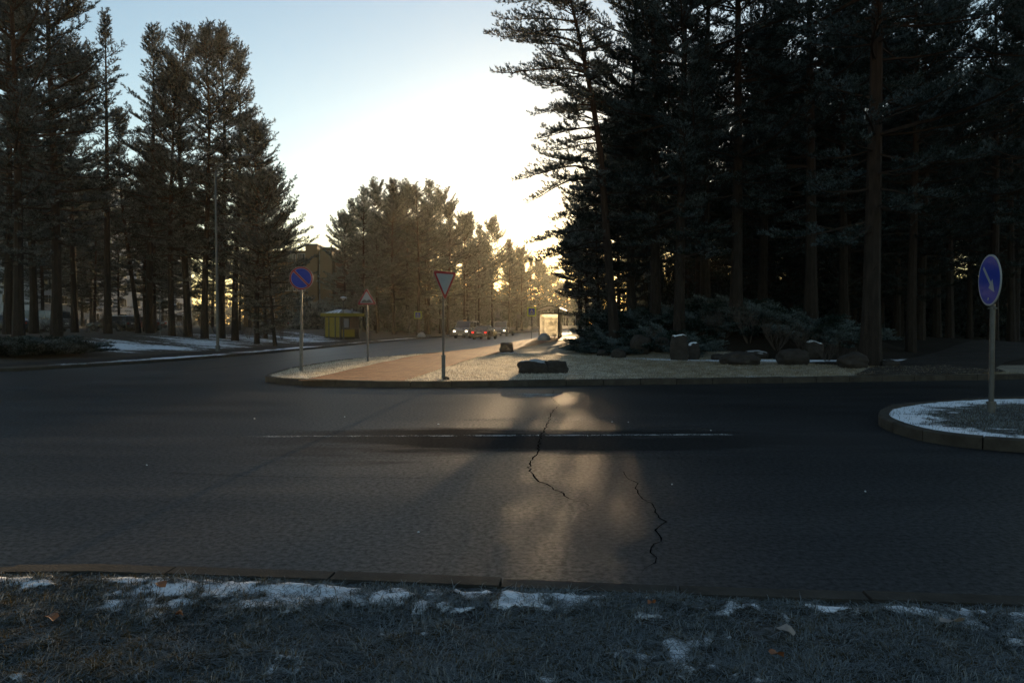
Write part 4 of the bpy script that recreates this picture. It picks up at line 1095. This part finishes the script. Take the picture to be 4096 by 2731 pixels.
# tall street lamps
M['lamp_glass'] = N('lamp_bowl'); m = M['lamp_glass']
t_ = m.n('BsdfTranslucent'); t_.inputs[0].default_value = (.75, .72, .62, 1); g_ = m.n('BsdfGlossy'); g_.inputs['Roughness'].default_value = .15; mx = m.n('MixShader'); mx.inputs[0].default_value = .25
m.l(t_.outputs[0], mx.inputs[1]); m.l(g_.outputs[0], mx.inputs[2]); m.l(mx.outputs[0], m.out.inputs['Surface']); M['lamp_glass'] = m.mat
def lamp(x, y, z, rz, label, H=9.5, bracket=True):
    root = empty('street_lamp', (x, y, z), rz)
    mb = MB(); mb.tube([(0, 0, -.1), (-.02, 0, H * .5), (-.05, 0, H)], [.085, .07, .05], 10); mb.tube([(0, 0, 0), (0, 0, .35)], .13, 10); mb.build('pole', M['galv'], root, True)
    mb = MB(); mb.tube([(-.05, 0, H - .02), (-.02, 0, H + .22), (.12, 0, H + .42), (.45, 0, H + .58), (1.0, 0, H + .78), (1.35, 0, H + .9)], [.05, .045, .04, .035, .03, .03], 8); mb.build('arm', M['galv'], root, True)
    hd = MB(); sec = [(1.25, .05, .04), (1.36, .10, .06), (1.6, .16, .09), (1.85, .17, .10), (2.0, .12, .07), (2.06, .03, .02)]
    n = 10; vs = []
    for (sx, w, h) in sec:
        for k in range(n): a = math.pi * k / (n - 1); vs.append((sx, w * math.cos(a), H + .88 + (sx - 1.25) * .10 + h * math.sin(a)))
    fs = [(i * n + k, i * n + k + 1, (i + 1) * n + k + 1, (i + 1) * n + k) for i in range(len(sec) - 1) for k in range(n - 1)]
    fs += [tuple(range(n))[::-1], tuple((len(sec) - 1) * n + k for k in range(n))] + [(i * n, (i + 1) * n, (i + 1) * n + n - 1, i * n + n - 1) for i in range(len(sec) - 1)]
    hd.add(vs, fs); h = hd.build('lamp_head', M['galv'], root, True)
    bl = MB(); vs = []
    for (sx, w, d_) in [(1.42, .06, .01), (1.55, .12, .07), (1.75, .14, .10), (1.9, .10, .06), (2.0, .04, .01)]:
        for k in range(n): a = math.pi * k / (n - 1); vs.append((sx, w * math.cos(a), H + .875 + (sx - 1.25) * .10 - d_ * math.sin(a)))
    bl.add(vs, [(i * n + k, i * n + k + 1, (i + 1) * n + k + 1, (i + 1) * n + k) for i in range(4) for k in range(n - 1)]); bl.build('lamp_bowl', M['lamp_glass'], h, True)
    if bracket:
        mb = MB(); mb.tube([(-.02, 0, 6.85), (1.55, 0, 6.85)], .018, 6); mb.tube([(0, 0, 5.6), (.9, 0, 6.5), (1.7, 0, 7.1)], .014, 6); mb.tube([(.2, 0, 6.0), (.6, 0, 6.85), (1.1, 0, 7.6)], .012, 6); mb.build('banner_bracket', M['galv'], root)
    return tag(root, label, 'street lamp', 'tall street lamps along the street')
LB = 'tall grey street lamp on the left verge in front of the golden pines'
x = pxX(500, 39.8); L0 = lamp(x, 39.8, left_z(x, 39.8), R(-3), LB)
for (px, d, lb) in ((1093, 113, 'hazy street lamp behind the taxi van'), (1183, 153, 'second street lamp back in the haze, above the white truck'), (1234, 190, 'third street lamp back in the haze, above the bus shelter'),
                    (1278, 228, 'fourth street lamp back in the haze, over the gap beside the shelter'), (1303, 318, 'farthest street lamp, at the end of the hazy street')):
    c = copy_tree(L0); x = pxX(px, d); c.location = (x, d, .1); c['label'] = lb
# small park lamps
def cap_lamp(x, y, z, H, label):
    root = empty('park_lamp', (x, y, z)); mb = MB(); mb.tube([(0, 0, -.1), (0, 0, H * .35)], .075, 8); mb.tube([(0, 0, H * .35), (0, 0, H - .2)], .045, 8); mb.build('pole', M['galv'], root, True)
    mb = MB(); mb.lathe([(.05, H - .22), (.16, H - .08), (.17, H + .02), (.05, H + .03)], 12); mb.build('globe', M['lamp_glass'], root, True)
    mb = MB(); mb.lathe([(.34, H + .02), (.30, H + .06), (.14, H + .13), (.02, H + .16)], 16); mb.build('cap', M['snow'], root, True); tag(root, label, 'park lamp', 'small park lamps')
x = pxX(789, 69); cap_lamp(x, 69, left_z(x, 69), 3.85, 'small post lamp with a snowy cap in front of the yellow kiosk')
x, y = pxX(632, 78), 78; root = empty('park_lamp', (x, y, left_z(x, y))); mb = MB()
mb.tube([(0, 0, -.1), (0, 0, 1.2)], .08, 8); mb.tube([(0, 0, 1.2), (0, 0, 3.4), (-.06, 0, 3.8), (-.3, 0, 4.0), (-.9, 0, 4.1)], .035, 8); mb.build('pole', M['galv'], root, True)
mb = MB(); mb.box((-1.15, 0, 4.14), (.5, .2, .10)); mb.build('lamp_head', M['white'], root, bevel=.03); tag(root, 'small lamp with a hooked arm reaching left, behind the left-hand stand', 'park lamp', 'small park lamps')
x, y = pxX(640, 58), 58
mb = MB(); mb.tube([(0, 0, -.1), (0, 0, 2.4)], .04, 8); mb.box((0, 0, 2.45), (.3, .1, .16)); xx = pxX(368, 50); tag(mb.build('post', M['galv'], None, loc=(xx, 50, left_z(xx, 50))), 'short thin post between the pine trunks on the left bank', 'post')

# concrete hemispheres that keep cars off the footway
def dome(x, y, z, r, label):
    mb = MB(); mb.lathe([(r, -.05), (r, .12 * r)] + [(r * math.cos(R(a)), .12 * r + r * math.sin(R(a))) for a in (10, 22, 35, 48, 60, 72, 82, 89)], 32)
    tag(mb.build('concrete_bollard', M['conc'], None, True, loc=(x, y, z)), label, 'bollard', 'domed concrete bollards')
x, y = at_px(1249.5, 57.5); dome(x, y, .345, .50, 'domed concrete bollard in front of the bus shelter')
x, y = at_px(968, 86); dome(min(x, street_left(86) - .7), y, .12, .47, 'domed concrete bollard by the far pedestrian crossing sign')

# ------------------------------------------------------------------ bus shelter
def glass_mat(name, tint, mixf, frost=0.5):
    m = N(name); tr = m.n('BsdfTransparent'); tr.inputs[0].default_value = tint
    tl = m.n('BsdfTranslucent'); tl.inputs[0].default_value = (.95, .90, .80, 1)
    gl = m.n('BsdfGlossy'); gl.inputs['Roughness'].default_value = .08
    f = m.noise(2.5, 5, .7, vec=m.oc()); sp = m.noise(22, 3, .8, vec=m.oc())
    a = m.math('MULTIPLY', m.ramp(m.math('ADD', m.math('MULTIPLY', f, .6), m.math('MULTIPLY', sp, .4)), [(.40, .25), (.60, 1.0)]), mixf)
    x1 = m.n('MixShader'); m.l(a, x1.inputs[0]); m.l(tr.outputs[0], x1.inputs[1]); m.l(tl.outputs[0], x1.inputs[2])
    x2 = m.n('MixShader'); x2.inputs[0].default_value = .06; m.l(x1.outputs[0], x2.inputs[1]); m.l(gl.outputs[0], x2.inputs[2]); m.l(x2.outputs[0], m.out.inputs['Surface'])
    return m.mat
M['shelter_glass'] = glass_mat('frosty_shelter_glass', (.93, .93, .9, 1), .75)
M['glass'] = simple('dark_window_glass', (.02, .022, .025), .12, spec=.6)
M['glow_paint'] = N('pale_scribble'); m = M['glow_paint']; t_ = m.n('BsdfTranslucent'); t_.inputs[0].default_value = (.97, .95, .9, 1); m.l(t_.outputs[0], m.out.inputs['Surface']); M['glow_paint'] = m.mat
sh = empty('bus_shelter', (pxX(1238.5, 66), 66, .345), R(-7.5))
W_, Ln, Hs = 1.72, 3.9, 2.38
def sp_(name, mbx, mat, par=sh, **k): return mbx.build(name, mat, par, **k)
for (u, v, r) in ((0, 0, .06), (W_, 0, .085)): sp_('post', MB().box((u, v, Hs / 2), (r * 1.6, r * 1.6, Hs)), M['dark'])
for v in (1.3, 2.6, 3.9): sp_('post', MB().box((W_, v, Hs / 2), (.10, .10, Hs)), M['dark'])
sp_('post', MB().box((0, Ln, Hs / 2), (.07, .07, Hs)), M['dark'])
sp_('beam', MB().box((W_ / 2, 0, 2.18), (W_ - .14, .07, .11)), M['dark'])
sp_('beam', MB().box((W_ / 2, Ln, 2.18), (W_ - .12, .07, .07)), M['dark']); sp_('beam', MB().box((W_ / 2, Ln, 1.72), (W_ - .12, .05, .05)), M['dark'])
sp_('beam', MB().box((0, Ln / 2, 2.33), (.07, Ln - .1, .08)), M['dark']); sp_('beam', MB().box((W_, Ln / 2, 2.33), (.07, Ln - .1, .08)), M['dark'])
# the end pane is a narrow clear one and a wide one
gp = sp_('glass_pane', MB().box((.32, 0, 1.13), (.50, .012, 1.98)), M['shelter_glass'])
gp = sp_('glass_pane', MB().box((1.12, 0, 1.13), (1.04, .012, 1.98)), M['shelter_glass'])
sp_('glass_pane', MB().box((W_ / 2, Ln, 1.13), (W_ - .16, .012, 1.98)), M['shelter_glass'])
for v in (.65, 1.95, 3.25): sp_('glass_pane', MB().box((W_, v, 1.13), (.012, 1.16, 1.98)), M['shelter_glass'])
rf = MB(); nA = 14; prof = []
for k in range(nA + 1):
    t = k / nA; u = -.28 + t * 2.62; prof.append((u, 2.42 + .44 * math.sin(math.pi * (t * .92 + .04)) ** 1.0))
vs = []
for v in (-.45, Ln + .45):
    for (u, z) in prof: vs.append((u, v, z))
    for (u, z) in prof: vs.append((u, v, z - .06))
q = nA + 1; fs = []
for k in range(nA):
    fs += [(k, k + 1, 2 * q + k + 1, 2 * q + k), (q + k, 3 * q + k, 3 * q + k + 1, q + k + 1), (k, q + k, q + k + 1, k + 1), (2 * q + k, 2 * q + k + 1, 3 * q + k + 1, 3 * q + k)]
fs += [(0, 2 * q, 3 * q, q), (nA, q + nA, 3 * q + nA, 2 * q + nA)]
rf.add(vs, fs); sp_('roof', rf, M['dark'], smooth=True)
sp_('roof_bracket', MB().box((.62, -.02, 2.42), (.10, .06, .14)), M['dark']); sp_('roof_bracket', MB().box((W_, -.02, 2.50), (.10, .06, .24)), M['dark'])
bn = sp_('bench', MB().box((1.28, 1.9, .44), (.42, 2.2, .05)), M['dark'])
for v in (1.0, 2.8): sp_('bench_leg', MB().box((1.28, v, .21), (.06, .06, .42)), M['dark'], bn)
# scribbled tag on the end pane
gr = MB(); strokes = [[(.74, 1.28), (.80, 1.40), (.84, 1.22), (.76, 1.18), (.84, 1.05)], [(.92, 1.10), (.98, 1.42), (1.02, 1.58), (1.00, 1.25), (1.06, 1.15)], [(.90, 1.32), (1.08, 1.36)],
    [(1.12, 1.50), (1.10, 1.22), (1.16, 1.10), (1.22, 1.22), (1.24, 1.44), (1.24, 1.18), (1.30, 1.12)], [(1.34, 1.18), (1.38, 1.48), (1.46, 1.62), (1.40, 1.36), (1.50, 1.40), (1.54, 1.70), (1.50, 1.22)]]
for s_ in strokes: gr.tube([(a, -.014, b) for a, b in smooth_line(s_, 2)], .022, 5)
sp_('graffiti_scribble', gr, M['glow_paint'])
tag(sh, 'glass bus shelter with curved dark roof and scribbled, glowing end pane', 'bus shelter')

# ------------------------------------------------------------------ advertising panel
ad = empty('advertising_panel', (pxX(1335.5, 58), 58, .9), R(-4))
MB().box((0, 0, 1.05), (1.0, .18, 1.0)).build('frame', M['grey_back'], ad, bevel=.02)
MB().box((0, 0, .27), (.10, .10, .56)).build('post', M['dark'], ad)
def poster_mat():
    m = N('dark_poster'); f = m.noise(3.2, 4, .65, vec=m.oc()); g = m.noise(1.6, 2, .5, vec=m.oc())
    c = m.ramp(f, [(.3, (.012, .010, .010, 1)), (.5, (.03, .022, .018, 1)), (.6, (.07, .05, .035, 1)), (.7, (.16, .17, .19, 1))])
    return m.done(m.bsdf(c, .25, 0, None, .4))
MB().box((0, -.094, 1.05), (.88, .008, .90)).build('poster', poster_mat(), ad)
tag(ad, 'square dark advertising panel on a short post behind the juniper mound', 'advertising panel')

# ------------------------------------------------------------------ kiosk
kx, ky = pxX(784, 70), 70.5; kz = left_z(kx, ky)
K = empty('kiosk', (kx, ky, kz), R(-38)); a = 1.14
MB().box((0, 0, 1.06), (2 * a - .1, 2 * a - .1, 2.12)).build('wall', M['dark'], K)
MB().box((0, 0, .06), (2 * a, 2 * a, .16)).build('plinth', M['dark'], K)
for (u0, u1) in ((-1.12, -.62), (-.50, .28), (.44, .98)):
    MB().box(((u0 + u1) / 2, -a + .01, 1.12), (u1 - u0, .06, 1.86)).build('yellow_panel', M['yellow'], K, bevel=.01)
for u in (-.56, .36, 1.05, -1.15): MB().box((u, -a + .0, 1.06), (.09, .10, 2.05)).build('mullion', M['galv_dark'], K)
MB().box((a - .01, -.25, .55), (.06, 1.5, .7)).build('yellow_panel', M['yellow'], K)
MB().box((a - .01, -.50, 1.5), (.05, .62, .85)).build('poster', M['white'], K)
MB().box((a - .02, .45, 1.45), (.05, .8, .95)).build('service_window', M['glass'], K)
MB().box((a + .16, .1, .98), (.36, 1.6, .05)).build('counter_shelf', M['galv_dark'], K)
MB().box((0, 0, 2.28), (2 * a + .62, 2 * a + .62, .30)).build('fascia', M['yellow'], K, bevel=.02)
rf = MB(); q = a + .2; rf.add([(-q, -q, 2.43), (q, -q, 2.43), (q, q, 2.43), (-q, q, 2.43), (-.25, -.25, 2.80), (.25, -.25, 2.80), (.25, .25, 2.80), (-.25, .25, 2.80)], [(0, 1, 5, 4), (1, 2, 6, 5), (2, 3, 7, 6), (3, 0, 4, 7), (4, 5, 6, 7), (3, 2, 1, 0)])
ro = rf.build('roof', M['galv_dark'], K)
for k_ in range(4):
    u = -.9 + k_ * .55; mb = MB(); mb.add([(u, -q + .03, 2.452), (u + .34, -q + .03, 2.452), (u * .35 + .12, -.35, 2.79), (u * .35 - .02, -.35, 2.79)], [(0, 1, 2, 3)]); mb.build('snow_strip', M['snow'], ro)
MB().box((-.9, .2, 2.75), (.5, .3, .5)).build('roof_vent', M['galv_dark'], ro)
MB().lathe([(.12, 2.4), (.13, 2.75), (.06, 2.85)], 10, (1.25, .1, 0)).build('roof_light', M['white'], K)
tag(K, 'small yellow kiosk with dark corners and snow strips on its low roof', 'kiosk')
# ------------------------------------------------------------------ vehicles
M['trim'] = simple('black_trim', (.02, .02, .021), .5)
M['rim'] = simple('wheel_rim', (.3, .3, .31), .35, .7)
M['carglass'] = simple('car_glass', (.035, .04, .045), .06, spec=.8)
M['plate'] = simple('number_plate', (.6, .6, .55), .4)
def paint(name, col): return simple(name, col, .28, .1, var=.05, nscale=2, spec=.6, dirt=tuple(c * .5 + .03 for c in col[:3]) + (1,))
M['p_silver'] = paint('silver_white_paint', (.15, .155, .16)); M['p_dark'] = paint('dark_brown_paint', (.015, .012, .011)); M['p_white'] = paint('white_paint', (.20, .20, .21)); M['p_grey'] = paint('grey_paint', (.22, .23, .25)); M['p_red'] = paint('dark_red_paint', (.12, .02, .02))
def emis(name, col, s):
    m = N(name); e = m.n('BsdfPrincipled'); e.inputs['Base Color'].default_value = col; e.inputs['Emission Color'].default_value = col; e.inputs['Emission Strength'].default_value = s; m.l(e.outputs[0], m.out.inputs['Surface']); return m.mat
M['head_on'] = emis('lit_headlamp', (1, .86, .62, 1), 5); M['tail_on'] = emis('lit_tail_lamp', (1, .05, .03, 1), .9); M['lens'] = simple('lamp_lens', (.5, .5, .5), .1); M['tail_off'] = simple('tail_lens', (.25, .01, .01), .2)
M['taxi'] = simple('orange_roof_light', (.55, .28, .06), .4)
def wheel(root, x, y, r=.31, w=.20):
    s = 1 if x > 0 else -1; W = empty('wheel', (0, 0, 0)); W.parent = root; W.location = (x, y, r)
    pr = [(-w / 2, r * .6), (-w / 2, r * .93), (-w * .35, r), (w * .35, r), (w / 2, r * .93), (w / 2, r * .6)]
    n = 20; vs = [(px, rr * math.cos(2 * math.pi * k / n), rr * math.sin(2 * math.pi * k / n)) for px, rr in pr for k in range(n)]
    fs = [(i * n + k, i * n + (k + 1) % n, (i + 1) * n + (k + 1) % n, (i + 1) * n + k) for i in range(5) for k in range(n)]
    MB().add(vs, fs).build('tyre', M['rubber'], W, True)
    mb = MB(); mb.tube([(s * w * .30, 0, 0), (s * w * .42, 0, 0)], r * .61, 16)
    for k in range(5):
        a_ = 2 * math.pi * k / 5; mb.box((s * w * .44, math.cos(a_) * r * .3, math.sin(a_) * r * .3), (.02, .05, .05))
    mb.build('rim', M['rim'], W)
def vehicle(name, label, cat, x, y, z, heading, paintm, body, cab, Wd, wheels, front=True, lit=None, taxi=False, group=None, bed=None, wr=.31, tailz=.78, headz=.66, bonnet=None, snow=False):
    """body: (y,z) side outline; cab: (yb0,yb1,zb, yt0,yt1,zt) greenhouse; +Y is forward"""
    root = empty(name, (x, y, z), heading); h = Wd / 2
    mb = MB(); n = len(body); L = [( -h, a_, b_) for a_, b_ in body]; Rr = [(h, a_, b_) for a_, b_ in body]
    mb.add(L + Rr, [tuple(range(n)), tuple(range(2 * n - 1, n - 1, -1))] + [(i, n + i, n + (i + 1) % n, (i + 1) % n) for i in range(n)])
    y0, y1, zb, t0, t1, zt = cab; hb, ht = h - .04, h - (.20 if zt < 1.6 else .13)
    vs = [(-hb, y0, zb - .04), (hb, y0, zb - .04), (hb, y1, zb - .04), (-hb, y1, zb - .04), (-ht, t0, zt), (ht, t0, zt), (ht, t1, zt), (-ht, t1, zt)]
    mc = MB(); mc.add(vs, [(3, 2, 1, 0), (4, 5, 6, 7), (0, 1, 5, 4), (1, 2, 6, 5), (2, 3, 7, 6), (3, 0, 4, 7)])
    mb.build('body', paintm, root, True, bevel=.05); mc.build('cabin', paintm, root, True, bevel=.04)
    if snow: MB().box((0, (t0 + t1) / 2, zt + .02), (2 * ht - .1, t1 - t0 - .1, .05)).build('roof_snow', M['snow'], root, bevel=.02)
    def quad(nm, A, B, C, D, mat, m0=.10, m1=.12, out=.012, par=root):
        A, B, C, D = map(Vector, (A, B, C, D)); nrm = (B - A).cross(D - A).normalized()
        f = lambda u, v: (A.lerp(B, u)).lerp(D.lerp(C, u), v)
        q = [f(m0, m1), f(1 - m0, m1), f(1 - m0, 1 - m1), f(m0, 1 - m1)]; mb = MB()
        mb.add([p - nrm * .01 for p in q] + [p + nrm * out for p in q], [(3, 2, 1, 0), (4, 5, 6, 7), (0, 1, 5, 4), (1, 2, 6, 5), (2, 3, 7, 6), (3, 0, 4, 7)]); return mb.build(nm, mat, par)
    v = [Vector(a_) for a_ in vs]
    quad('rear_window', v[0], v[1], v[5], v[4], M['carglass'], .07, .14); quad('windscreen', v[2], v[3], v[7], v[6], M['carglass'], .05, .10)
    k = 3 if y1 - y0 > 2.8 else 2 if y1 - y0 > 1.6 else 1
    for s_ in (0, 1):
        A, B, C, D = (v[1], v[2], v[6], v[5]) if s_ == 0 else (v[3], v[0], v[4], v[7])
        for i in range(k):
            f0, f1 = i / k, (i + 1) / k; quad('side_window', A.lerp(B, f0), A.lerp(B, f1), D.lerp(C, f1), D.lerp(C, f0), M['carglass'], .06 + .02 * (k == 1), .14)
    for sx in (-1, 1):
        for wy in wheels:
            a_ = MB(); a_.tube([(sx * (h - .16), wy, wr), (sx * (h + .004), wy, wr)], wr + .055, 20); a_.build('wheel_arch', M['trim'], root)
            wheel(root, sx * (h - .085), wy, wr)
    yf = max(a_ for a_, b_ in body); yr = min(a_ for a_, b_ in body)
    MB().box((0, yf - .02, .40), (Wd - .08, .14, .20)).build('bumper', M['trim'], root, bevel=.03); MB().box((0, yr + .02, .42), (Wd - .08, .14, .20)).build('bumper', M['trim'], root, bevel=.03)
    hm = M['head_on'] if lit == 'head' else M['lens']; tm = M['tail_on'] if lit == 'tail' else M['tail_off']
    for sx in (-1, 1):
        MB().box((sx * (h - .22), yf - .015, headz), (.24, .09, .13)).build('headlight', M['lens'] if lit != 'head' else hm, root, bevel=.02)
        MB().box((sx * (h - .18), yr + .015, tailz), (.24, .09, .16)).build('tail_light', tm, root, bevel=.015)
        MB().box((sx * (h + .09), y1 - .35 if zt < 1.6 else y1 - .55, zb + .08), (.16, .10, .13)).build('mirror', M['trim'], root, bevel=.02)
    MB().box((0, yf - .005, headz - .02), (Wd * .48, .06, .12)).build('grille', M['trim'], root)
    MB().box((0, yf + .05, .42), (.5, .02, .11)).build('number_plate', M['plate'], root); MB().box((0, yr - .006, tailz - .02), (.5, .05, .11)).build('number_plate', M['plate'], root)
    if taxi:
        mb = MB(); mb.lathe([(.20, zt - .02), (.19, zt + .08), (.12, zt + .15), (.03, zt + .17)], 14, (0, t1 - .35, 0)); mb.build('roof_light', M['taxi'], root, True)
    if bed:
        b0, b1, bz0, bz1 = bed; mb = MB(); mb.box((0, (b0 + b1) / 2, bz0), (Wd + .1, b1 - b0, .08))
        mb.build('load_bed', M['trim'], root); bd = root
        for (c, d_) in (((-h, (b0 + b1) / 2, (bz0 + bz1) / 2 + .02), (.04, b1 - b0 - .06, bz1 - bz0)), ((h, (b0 + b1) / 2, (bz0 + bz1) / 2 + .02), (.04, b1 - b0 - .06, bz1 - bz0)), ((0, b0 + .03, (bz0 + bz1) / 2 + .02), (Wd - .05, .04, bz1 - bz0))):
            MB().box(c, d_).build('side_board', M['grey_back'], root)
        MB().box((0, (b0 + b1) / 2, .5), (.8, b1 - b0, .18)).build('chassis', M['trim'], root)
    return tag(root, label, cat, group)
SED = [(-2.22, .28), (-2.28, .55), (-2.20, .92), (-1.55, .97), (-.2, .93), (1.05, .92), (2.0, .80), (2.24, .62), (2.22, .28)]
VAN = [(-2.35, .30), (-2.42, .6), (-2.36, 1.18), (1.75, 1.16), (2.18, .98), (2.36, .80), (2.40, .5), (2.36, .28)]
TRK = [(.55, .42), (.55, 1.16), (1.9, 1.14), (2.3, .98), (2.45, .75), (2.46, .42)]
HD = -R(9)
d = 85; vehicle('taxi_van', 'silver-white taxi van with both headlights on and an orange roof light, coming towards us', 'van', pxX(1072, d), d, 0, math.pi - R(14), M['p_silver'], VAN, (-2.32, 1.80, 1.16, -2.22, 1.02, 1.93), 1.84, (-1.5, 1.45), lit='head', taxi=True, headz=.80, tailz=.95)
d = 78; vehicle('sedan', 'dark sedan with red tail lights on, driving away in front of the taxi van', 'car', pxX(1113.5, d), d, 0, -R(13), M['p_dark'], SED, (-1.62, 1.0, .96, -1.02, .22, 1.42), 1.70, (-1.32, 1.35), lit='tail', tailz=.74)
d = 99; vehicle('flatbed_truck', 'white flatbed truck with headlights on, behind the dark sedan', 'truck', pxX(1157, d), d, 0, math.pi - R(14), M['p_white'], TRK, (.62, 1.95, 1.14, .72, 1.42, 1.96), 1.86, (-1.6, 1.75), lit='head', bed=(-2.7, .45, .78, 1.15), headz=.74, tailz=.6)
EST = [(-2.2, .28), (-2.26, .6), (-2.2, .95), (.9, .92), (1.95, .80), (2.2, .6), (2.18, .28)]
PK = [(664, 107, 'silver estate car parked below the brick building', 'p_grey', EST, (-2.1, 1.0, .95, -1.85, .25, 1.48), 78, False), (622, 103, 'dark car parked left of the silver estate car', 'p_dark', SED, (-1.6, 1.0, .96, -1.0, .25, 1.42), 80, False),
      (95, 66, 'pale van parked behind the shrubs at the far left', 'p_silver', VAN, (-2.3, 1.8, 1.16, -2.2, 1.02, 1.93), 84, False), (258, 72, 'car with snow on its roof parked behind the hedge', 'p_dark', EST, (-2.1, 1.0, .95, -1.85, .25, 1.48), 80, True),
      (325, 76, 'dark car parked right of the snow-roofed car', 'p_red', SED, (-1.6, 1.0, .96, -1.0, .25, 1.42), 84, False), (12, 60, 'dark car parked at the very left edge of the photo', 'p_dark', SED, (-1.6, 1.0, .96, -1.0, .25, 1.42), 86, False)]
for (px, d, lb, pm, bd_, cb, hd, sn) in PK:
    x = pxX(px, d); vehicle('parked_car', lb, 'car', x, d, left_z(x, d), R(hd), M[pm], bd_, cb, 1.72 if pm != 'p_silver' else 1.84, (-1.35, 1.35), snow=sn, group='cars parked behind the left bank')

# ------------------------------------------------------------------ buildings
def panel_wall(name, c1, c2, rough=.85, brick=False):
    m = N(name); f = m.noise(.6, 4, .6); g = m.noise(8, 4, .6)
    c = m.mix(m.ramp(f, [(.3, 0.0), (.7, 1.0)]), c1, c2)
    if brick:
        br = m.n('TexBrick'); br.inputs['Scale'].default_value = 1; br.inputs['Brick Width'].default_value = .26; br.inputs['Row Height'].default_value = .077; br.inputs['Mortar Size'].default_value = .006
        br.inputs['Color1'].default_value = c1; br.inputs['Color2'].default_value = c2; br.inputs['Mortar'].default_value = tuple(x * .6 for x in c1[:3]) + (1,)
        mp = m.n('Mapping'); mp.inputs['Rotation'].default_value = (R(90), 0, 0); m.l(m.co(), mp.inputs[0]); m.l(mp.outputs[0], br.inputs[0]); c = m.mix(.35, br.outputs['Color'], c)
    return m.done(m.bsdf(c, rough, 0, m.bump(g, .3, .01), .2))
M['pale_panel'] = panel_wall('pale_concrete_panel', (.26, .28, .30, 1), (.34, .36, .38, 1)); M['ochre_brick'] = panel_wall('ochre_brick', (.14, .09, .045, 1), (.18, .12, .06, 1), brick=True); M['red_brick'] = panel_wall('red_brick', (.10, .045, .03, 1), (.13, .06, .04, 1), brick=True)
M['loggia'] = simple('grey_loggia', (.24, .25, .26), .7); M['wframe'] = simple('white_window_frame', (.30, .31, .32), .5)
def window(par, x, y, z, w, h, nrm):
    """window on a wall whose outward normal is nrm ('-y' or '+x'); frame in a recess, pane inside"""
    f = MB(); t = .07
    def bx(mb, u, v, du, dv, dep, off): 
        if nrm == '-y': mb.box((x + u, y - off, z + v), (du, dep, dv))
        else: mb.box((x + off, y + u, z + v), (dep, du, dv))
    bx(f, 0, h / 2 - t / 2, w, t, .08, .03); bx(f, 0, -h / 2 + t / 2, w, t, .08, .03); bx(f, -w / 2 + t / 2, 0, t, h - 2 * t, .08, .03); bx(f, w / 2 - t / 2, 0, t, h - 2 * t, .08, .03); bx(f, w * .12, 0, t * .8, h - 2 * t, .07, .03)
    fr = f.build('window', M['wframe'], par); p = MB(); bx(p, 0, 0, w - 2 * t - .01, h - 2 * t - .01, .02, .012); p.build('pane', M['glass'], fr)
    s = MB(); bx(s, 0, -h / 2 - .05, w + .16, .06, .16, .08); s.build('sill', M['wframe'], fr)
# tall pale block, seen very obliquely behind the left-hand stand
B1 = empty('apartment_block', (-78, 120, .9), R(-3))
MB().box((-8, 27, 12.9), (16, 54, 27.0)).build('wall', M['pale_panel'], B1); MB().box((-8, 27, 26.7), (16.6, 54.6, .6)).build('roof_edge', M['loggia'], B1)
for fl in range(9):
    for j, yy in enumerate((4, 8.0, 11.5, 17.0, 21.5, 26, 31.5, 36, 42, 48)):
        window(B1, 0, yy, 2.0 + fl * 2.85, (1.9, 2.4, 1.3, 2.4)[j % 4], 1.45, '+x')
for fl in range(9): MB().box((.5, 14.3, 1.0 + fl * 2.85), (1.0, 2.6, 1.0)).build('balcony', M['loggia'], B1)
for fl in range(9):
    window(B1, -4, 0, 2.0 + fl * 2.85, 1.5, 1.45, '-y')
tag(B1, 'tall pale panel apartment block half hidden behind the left-hand pines', 'apartment block')
B2 = empty('brick_building', (0, 0, .9))
def XB(px, d=144): return pxX(px, d)
hA = 182 / 1700 * 144 + .7
x0, x1, x2, x3 = XB(560), XB(706), XB(733), XB(767)
MB().box(((x0 + x1) / 2, 150, (hA - .9) / 2 - .3), (x1 - x0, 12, hA - .9)).build('wall', M['ochre_brick'], B2)
MB().box(((x1 + x2) / 2, 148.5, hA / 2 - .2), (x2 - x1 - .02, 11, hA)).build('stair_tower', M['ochre_brick'], B2)
MB().box(((x2 + XB(739)) / 2, 150, hA / 2 - .8), (XB(739) - x2 - .02, 11.6, hA - 1.0)).build('loggia_bay', M['loggia'], B2)
MB().box(((XB(739) + x3) / 2, 149, hA / 2 - .5), (x3 - XB(739), 12, hA - .6)).build('wall', M['ochre_brick'], B2)
MB().box((x3 + 2.2, 151, hA / 2 - 1.4), (4.4, 11, hA - 1.6)).build('wall', M['red_brick'], B2)
MB().box(((x1 + x2) / 2, 148.4, hA - .1), (x2 - x1 + .3, 11.3, .22)).build('parapet', M['loggia'], B2); MB().box(((XB(739) + x3) / 2, 149, hA - .72), (x3 - XB(739) + .3, 12.3, .2)).build('parapet', M['loggia'], B2)
for fl in range(5):
    zc = 2.2 + fl * 2.85
    MB().box(((x2 + XB(739)) / 2, 144.15, zc - .9), (XB(739) - x2 - .1, .1, .9)).build('loggia_rail', M['galv_dark'], B2)
    for px in (592, 622, 655, 672, 693): window(B2, XB(px), 144, zc, 1.5, 1.5, '-y')
tag(B2, 'five-storey ochre brick apartment building between the two stands of pines', 'apartment block')
# ------------------------------------------------------------------ haze: morning mist lit by the low sun
hz = MB(); hz.box((0, 655, 14.5), (1960, 1530, 33)); m = N('haze')
v = m.n('VolumePrincipled'); v.inputs['Color'].default_value = (1, .94, .72, 1); v.inputs['Density'].default_value = HAZE = .00019
v.inputs['Anisotropy'].default_value = .70
m.l(v.outputs[0], m.out.inputs['Volume'])
tag(hz.build('haze', m.mat), kind='stuff')
